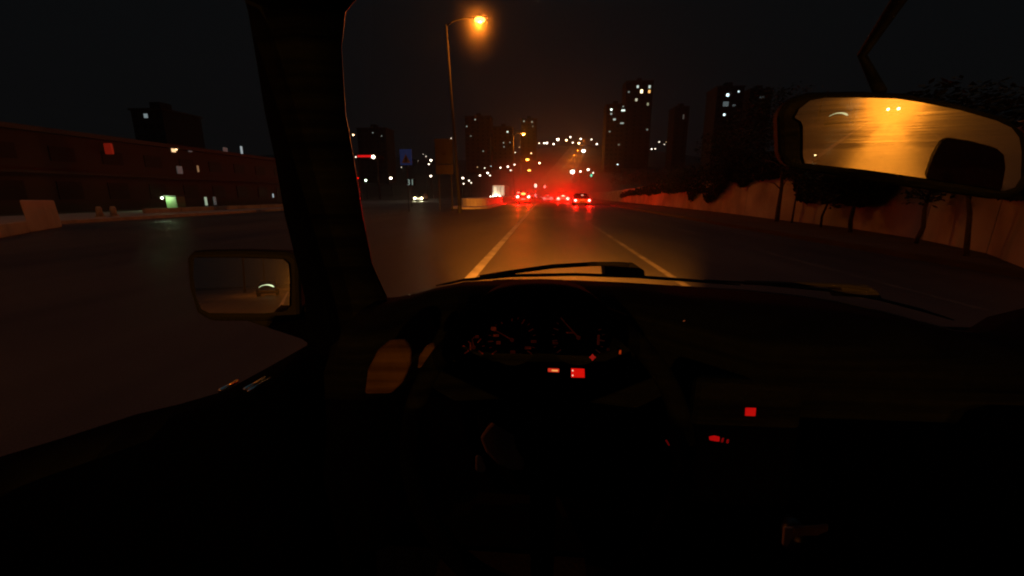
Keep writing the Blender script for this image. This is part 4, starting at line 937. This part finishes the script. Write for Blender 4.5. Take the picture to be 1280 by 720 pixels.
def refl0(px, py, c, n, Y):
    p = onplane(px, py, c, n); d = ray(px, py); d = d-n*2*d.dot(n); return p+d*((Y-p.y)/d.y)
# wing mirror
sc_, sn = aim(306, 356.5, 1.02, (-.085, -1, .0))
so = [(243, 322), (300, 322), (354, 324), (361, 330), (362.5, 350), (362, 382), (356, 389), (330, 391.5), (262, 391), (252, 386), (246, 372), (242, 345)]
sp_ = [onplane(a, b, sc_, sn) for a, b in so]
sh = [(232, 322), (240, 313), (300, 312), (362, 314), (374, 322), (376, 398), (340, 402), (262, 402), (244, 392), (235, 360)]
shp = [onplane(a, b, sc_-sn*.006, sn) for a, b in sh]
bm = nb(); slab(bm, shp, -sn*.09); wm = obj('wing_mirror', bm, M['plastic'], C_, bevel=.012)
bm = nb(); slab(bm, [p+sn*.002 for p in sp_], -sn*.004); obj('mirror_glass', bm, M['mirror'], wm)
bm = nb(); slab(bm, [onplane(a, b, sc_-sn*.03, sn) for a, b in ((300, 399), (376, 380), (400, 392), (400, 440), (376, 424))], -sn*.05); obj('mirror_foot', bm, M['plastic'], wm, bevel=.006)
q = refl0(333, 357, sc_, sn, -42)
ft2 = car('approaching_car', 'car behind in the outer lane, its curved pale lamp seen in the wing mirror', q.x, -46.4, 1, 1.75, 4.3, 1.45, dark((.006, .006, .006)), 'hatch')
bm = nb(); tube(bm, [Vector((q.x+0.66*math.cos(R(a)), -42, q.z-.35+.42*math.sin(R(a)))) for a in range(25, 156, 10)], [.02, .05, .07, .07, .06, .05, .04, .03, .025, .02, .02, .02, .015, .01], 8); obj('headlight', bm, emat((.8, 1, .55), 1.4), ft2, smooth=True)
# body behind: rear screen, side posts, seats
def refl(px, py, c, n, Y):
    p = onplane(px, py, c, n); d = ray(px, py); d = d-n*2*d.dot(n); return p+d*((Y-p.y)/d.y)
if True:
    for q in ((1003, 150), (1003, 205), (1116, 131), (1200, 138), (1275, 160), (1275, 230), (1150, 222), (1165, 180), (1160, 220), (1185, 173), (1250, 190), (1255, 235)): pass
YR = -1.7
rw = [refl(1003.5, 206, mc, mn, YR), refl(1004, 128, mc, mn, YR), refl(1120, 122, mc, mn, YR), refl(1276, 158, mc, mn, YR), refl(1277, 238, mc, mn, YR)]
M['rearglass'] = glass_mat('streaky_rear_glass', .13, 1.33, .60, streak=(1.2, 1, 42), trans=.002)
gx0, gx1 = -.42+.06, 1.12; gz0, gz1 = .98, 1.46
pane_obj('rear_window', [Vector((gx0, YR, gz0)), Vector((gx1, YR, gz0)), Vector((gx1, YR+.02, gz1+.1)), Vector((gx0, YR+.02, gz1+.1))], .004, M['rearglass'])
bm = nb(); bx(bm, -.52, 1.22, YR-.35, YR-.02, .35, .98); obj('boot_lid', bm, M['paint_body'], C_, bevel=.04)
bm = nb(); bx(bm, -.40, 1.12, YR+.02, YR+.3, .80, .93); obj('parcel_shelf', bm, M['softblack'], C_, bevel=.01)
for x0, x1 in ((-.52, -.36), (1.12, 1.24)):
    bm = nb(); bx(bm, x0, x1, YR-.02, YR+.25, .9, 1.53); obj('rear_pillar', bm, M['softblack'], C_, bevel=.02)
bm = nb(); bx(bm, 1.12, 1.22, YR, .70, .35, .98); obj('door', bm, M['softblack'], C_, bevel=.02)
bm = nb(); bx(bm, -.60, -.50, YR, .02, .35, .98); obj('door', bm, M['softblack'], C_, bevel=.02)
bm = nb(); bx(bm, -.55, 1.2, YR, .95, .30, .35); obj('floor_pan', bm, M['fabric'], C_)
bm = nb(); bx(bm, -.6, 1.2, .99, 1.03, .30, 1.0); obj('bulkhead', bm, M['softblack'], C_)
for k, (px, py, rr_, lab) in enumerate(((1175, 141, .35, 'left one of the row'), (1184.5, 142.2, .45, 'middle one of the row'), (1196, 144.2, .4, 'right one of the row'), (1019, 194, .025, 'lowest'))):
    q = refl0(px, py, mc, mn, -150 if k < 3 else -14)
    t = thing('lamp_post', lab+' of small yellow lamps seen only in the rear view mirror', 'lamp', (q.x, q.y, 0), 'small lamps seen in the rear view mirror')
    bm = nb(); tube(bm, [(q.x, q.y-.2, 0), (q.x, q.y-.2, q.z)], [.08, .05], 6); obj('pole', bm, M['metal'], t)
    bm = nb(); ball(bm, q, rr_, (1.2, .6, .8), 2); obj('lamp_glass', bm, emat((1, .72, .3), 8), t, smooth=True)
# seats
def seat(x, label, hr=True, headbox=None):
    bm = nb(); bx(bm, x-.25, x+.25, -.42, .05, .38, .55); st = obj('seat', bm, M['fabric'], C_, bevel=.05); st['label'] = label
    bm = nb(); slab(bm, [Vector((x-.24, -.42, .5)), Vector((x+.24, -.42, .5)), Vector((x+.21, -.62, 1.02)), Vector((x-.21, -.62, 1.02))], (0, -.1, -.02)); obj('backrest', bm, M['fabric'], st, bevel=.04)
    return st
seat(.0, 'driving seat'); sp = seat(.80, 'front passenger seat')
ds = [o for o in C_.children if o.name.startswith('seat')][0]
bm = nb(); bx(bm, -.145, .135, -.60, -.50, 1.04, 1.33); obj('headrest', bm, M['fabric'], ds, bevel=.04)
hr = [(1156, 224), (1166, 196), (1176, 178), (1186, 173.5), (1215, 178), (1246, 186), (1255, 194), (1257, 210), (1252, 240)]
YH = -.50
bm = nb(); hpnt = [refl(a, b, mc, mn, YH) for a, b in hr]; slab(bm, hpnt, (0, -.09, 0)); obj('headrest', bm, M['fabric'], sp, bevel=.02)
# own headlights
for sx in (-.22, .98):
    bm = nb(); ball(bm, (sx, 2.27, .66), .075, (1.3, .5, .9), 2); hl = obj('headlight', bm, emat((1, .8, .5), 3), C_, smooth=True)
    lamp_light('bulb', (sx, 2.40, .66), 19000, (1, .28, .02), C_, 'SPOT', (sx+.15, 15, -.2), 42, 1.0)
# lamp across the road, added out of frame to light cabin and left side
for x, y, lab, pw in ((-26.5, 2, 'added unseen street lamp across the road level with the car', .32), (-24.5, 34, 'added unseen street lamp across the road by the junction corner', .0)):
    if pw: lamp_post((x, y, .1), (x+2.2, y, 9.5), lab, group='added street lamps across the road', power=P_STREET*pw, size=.3)
# ------------------------------------------------------------------ camera and render settings
cd = bpy.data.cameras.new('camera'); cam = bpy.data.objects.new('camera', cd); COL.objects.link(cam)
cd.sensor_width = 36; cd.lens = 36*F/1280; cd.clip_start = .02; cd.clip_end = 4000
cam.matrix_world = Matrix.Translation(CAM) @ Matrix((rt, up, -fw)).transposed().to_4x4()
S.camera = cam
S.render.engine = 'CYCLES'
S.view_settings.view_transform = 'Standard'; S.view_settings.look = 'None'; S.view_settings.gamma = 1; S.view_settings.exposure = 0
cy = S.cycles
cy.use_denoising = True; cy.max_bounces = 7; cy.diffuse_bounces = 2; cy.glossy_bounces = 4; cy.transmission_bounces = 4; cy.volume_bounces = 0; cy.transparent_max_bounces = 12
cy.sample_clamp_indirect = 1.5; cy.sample_clamp_direct = 0; cy.caustics_reflective = False; cy.caustics_refractive = False
cy.use_light_tree = True; cy.filter_width = 2.0
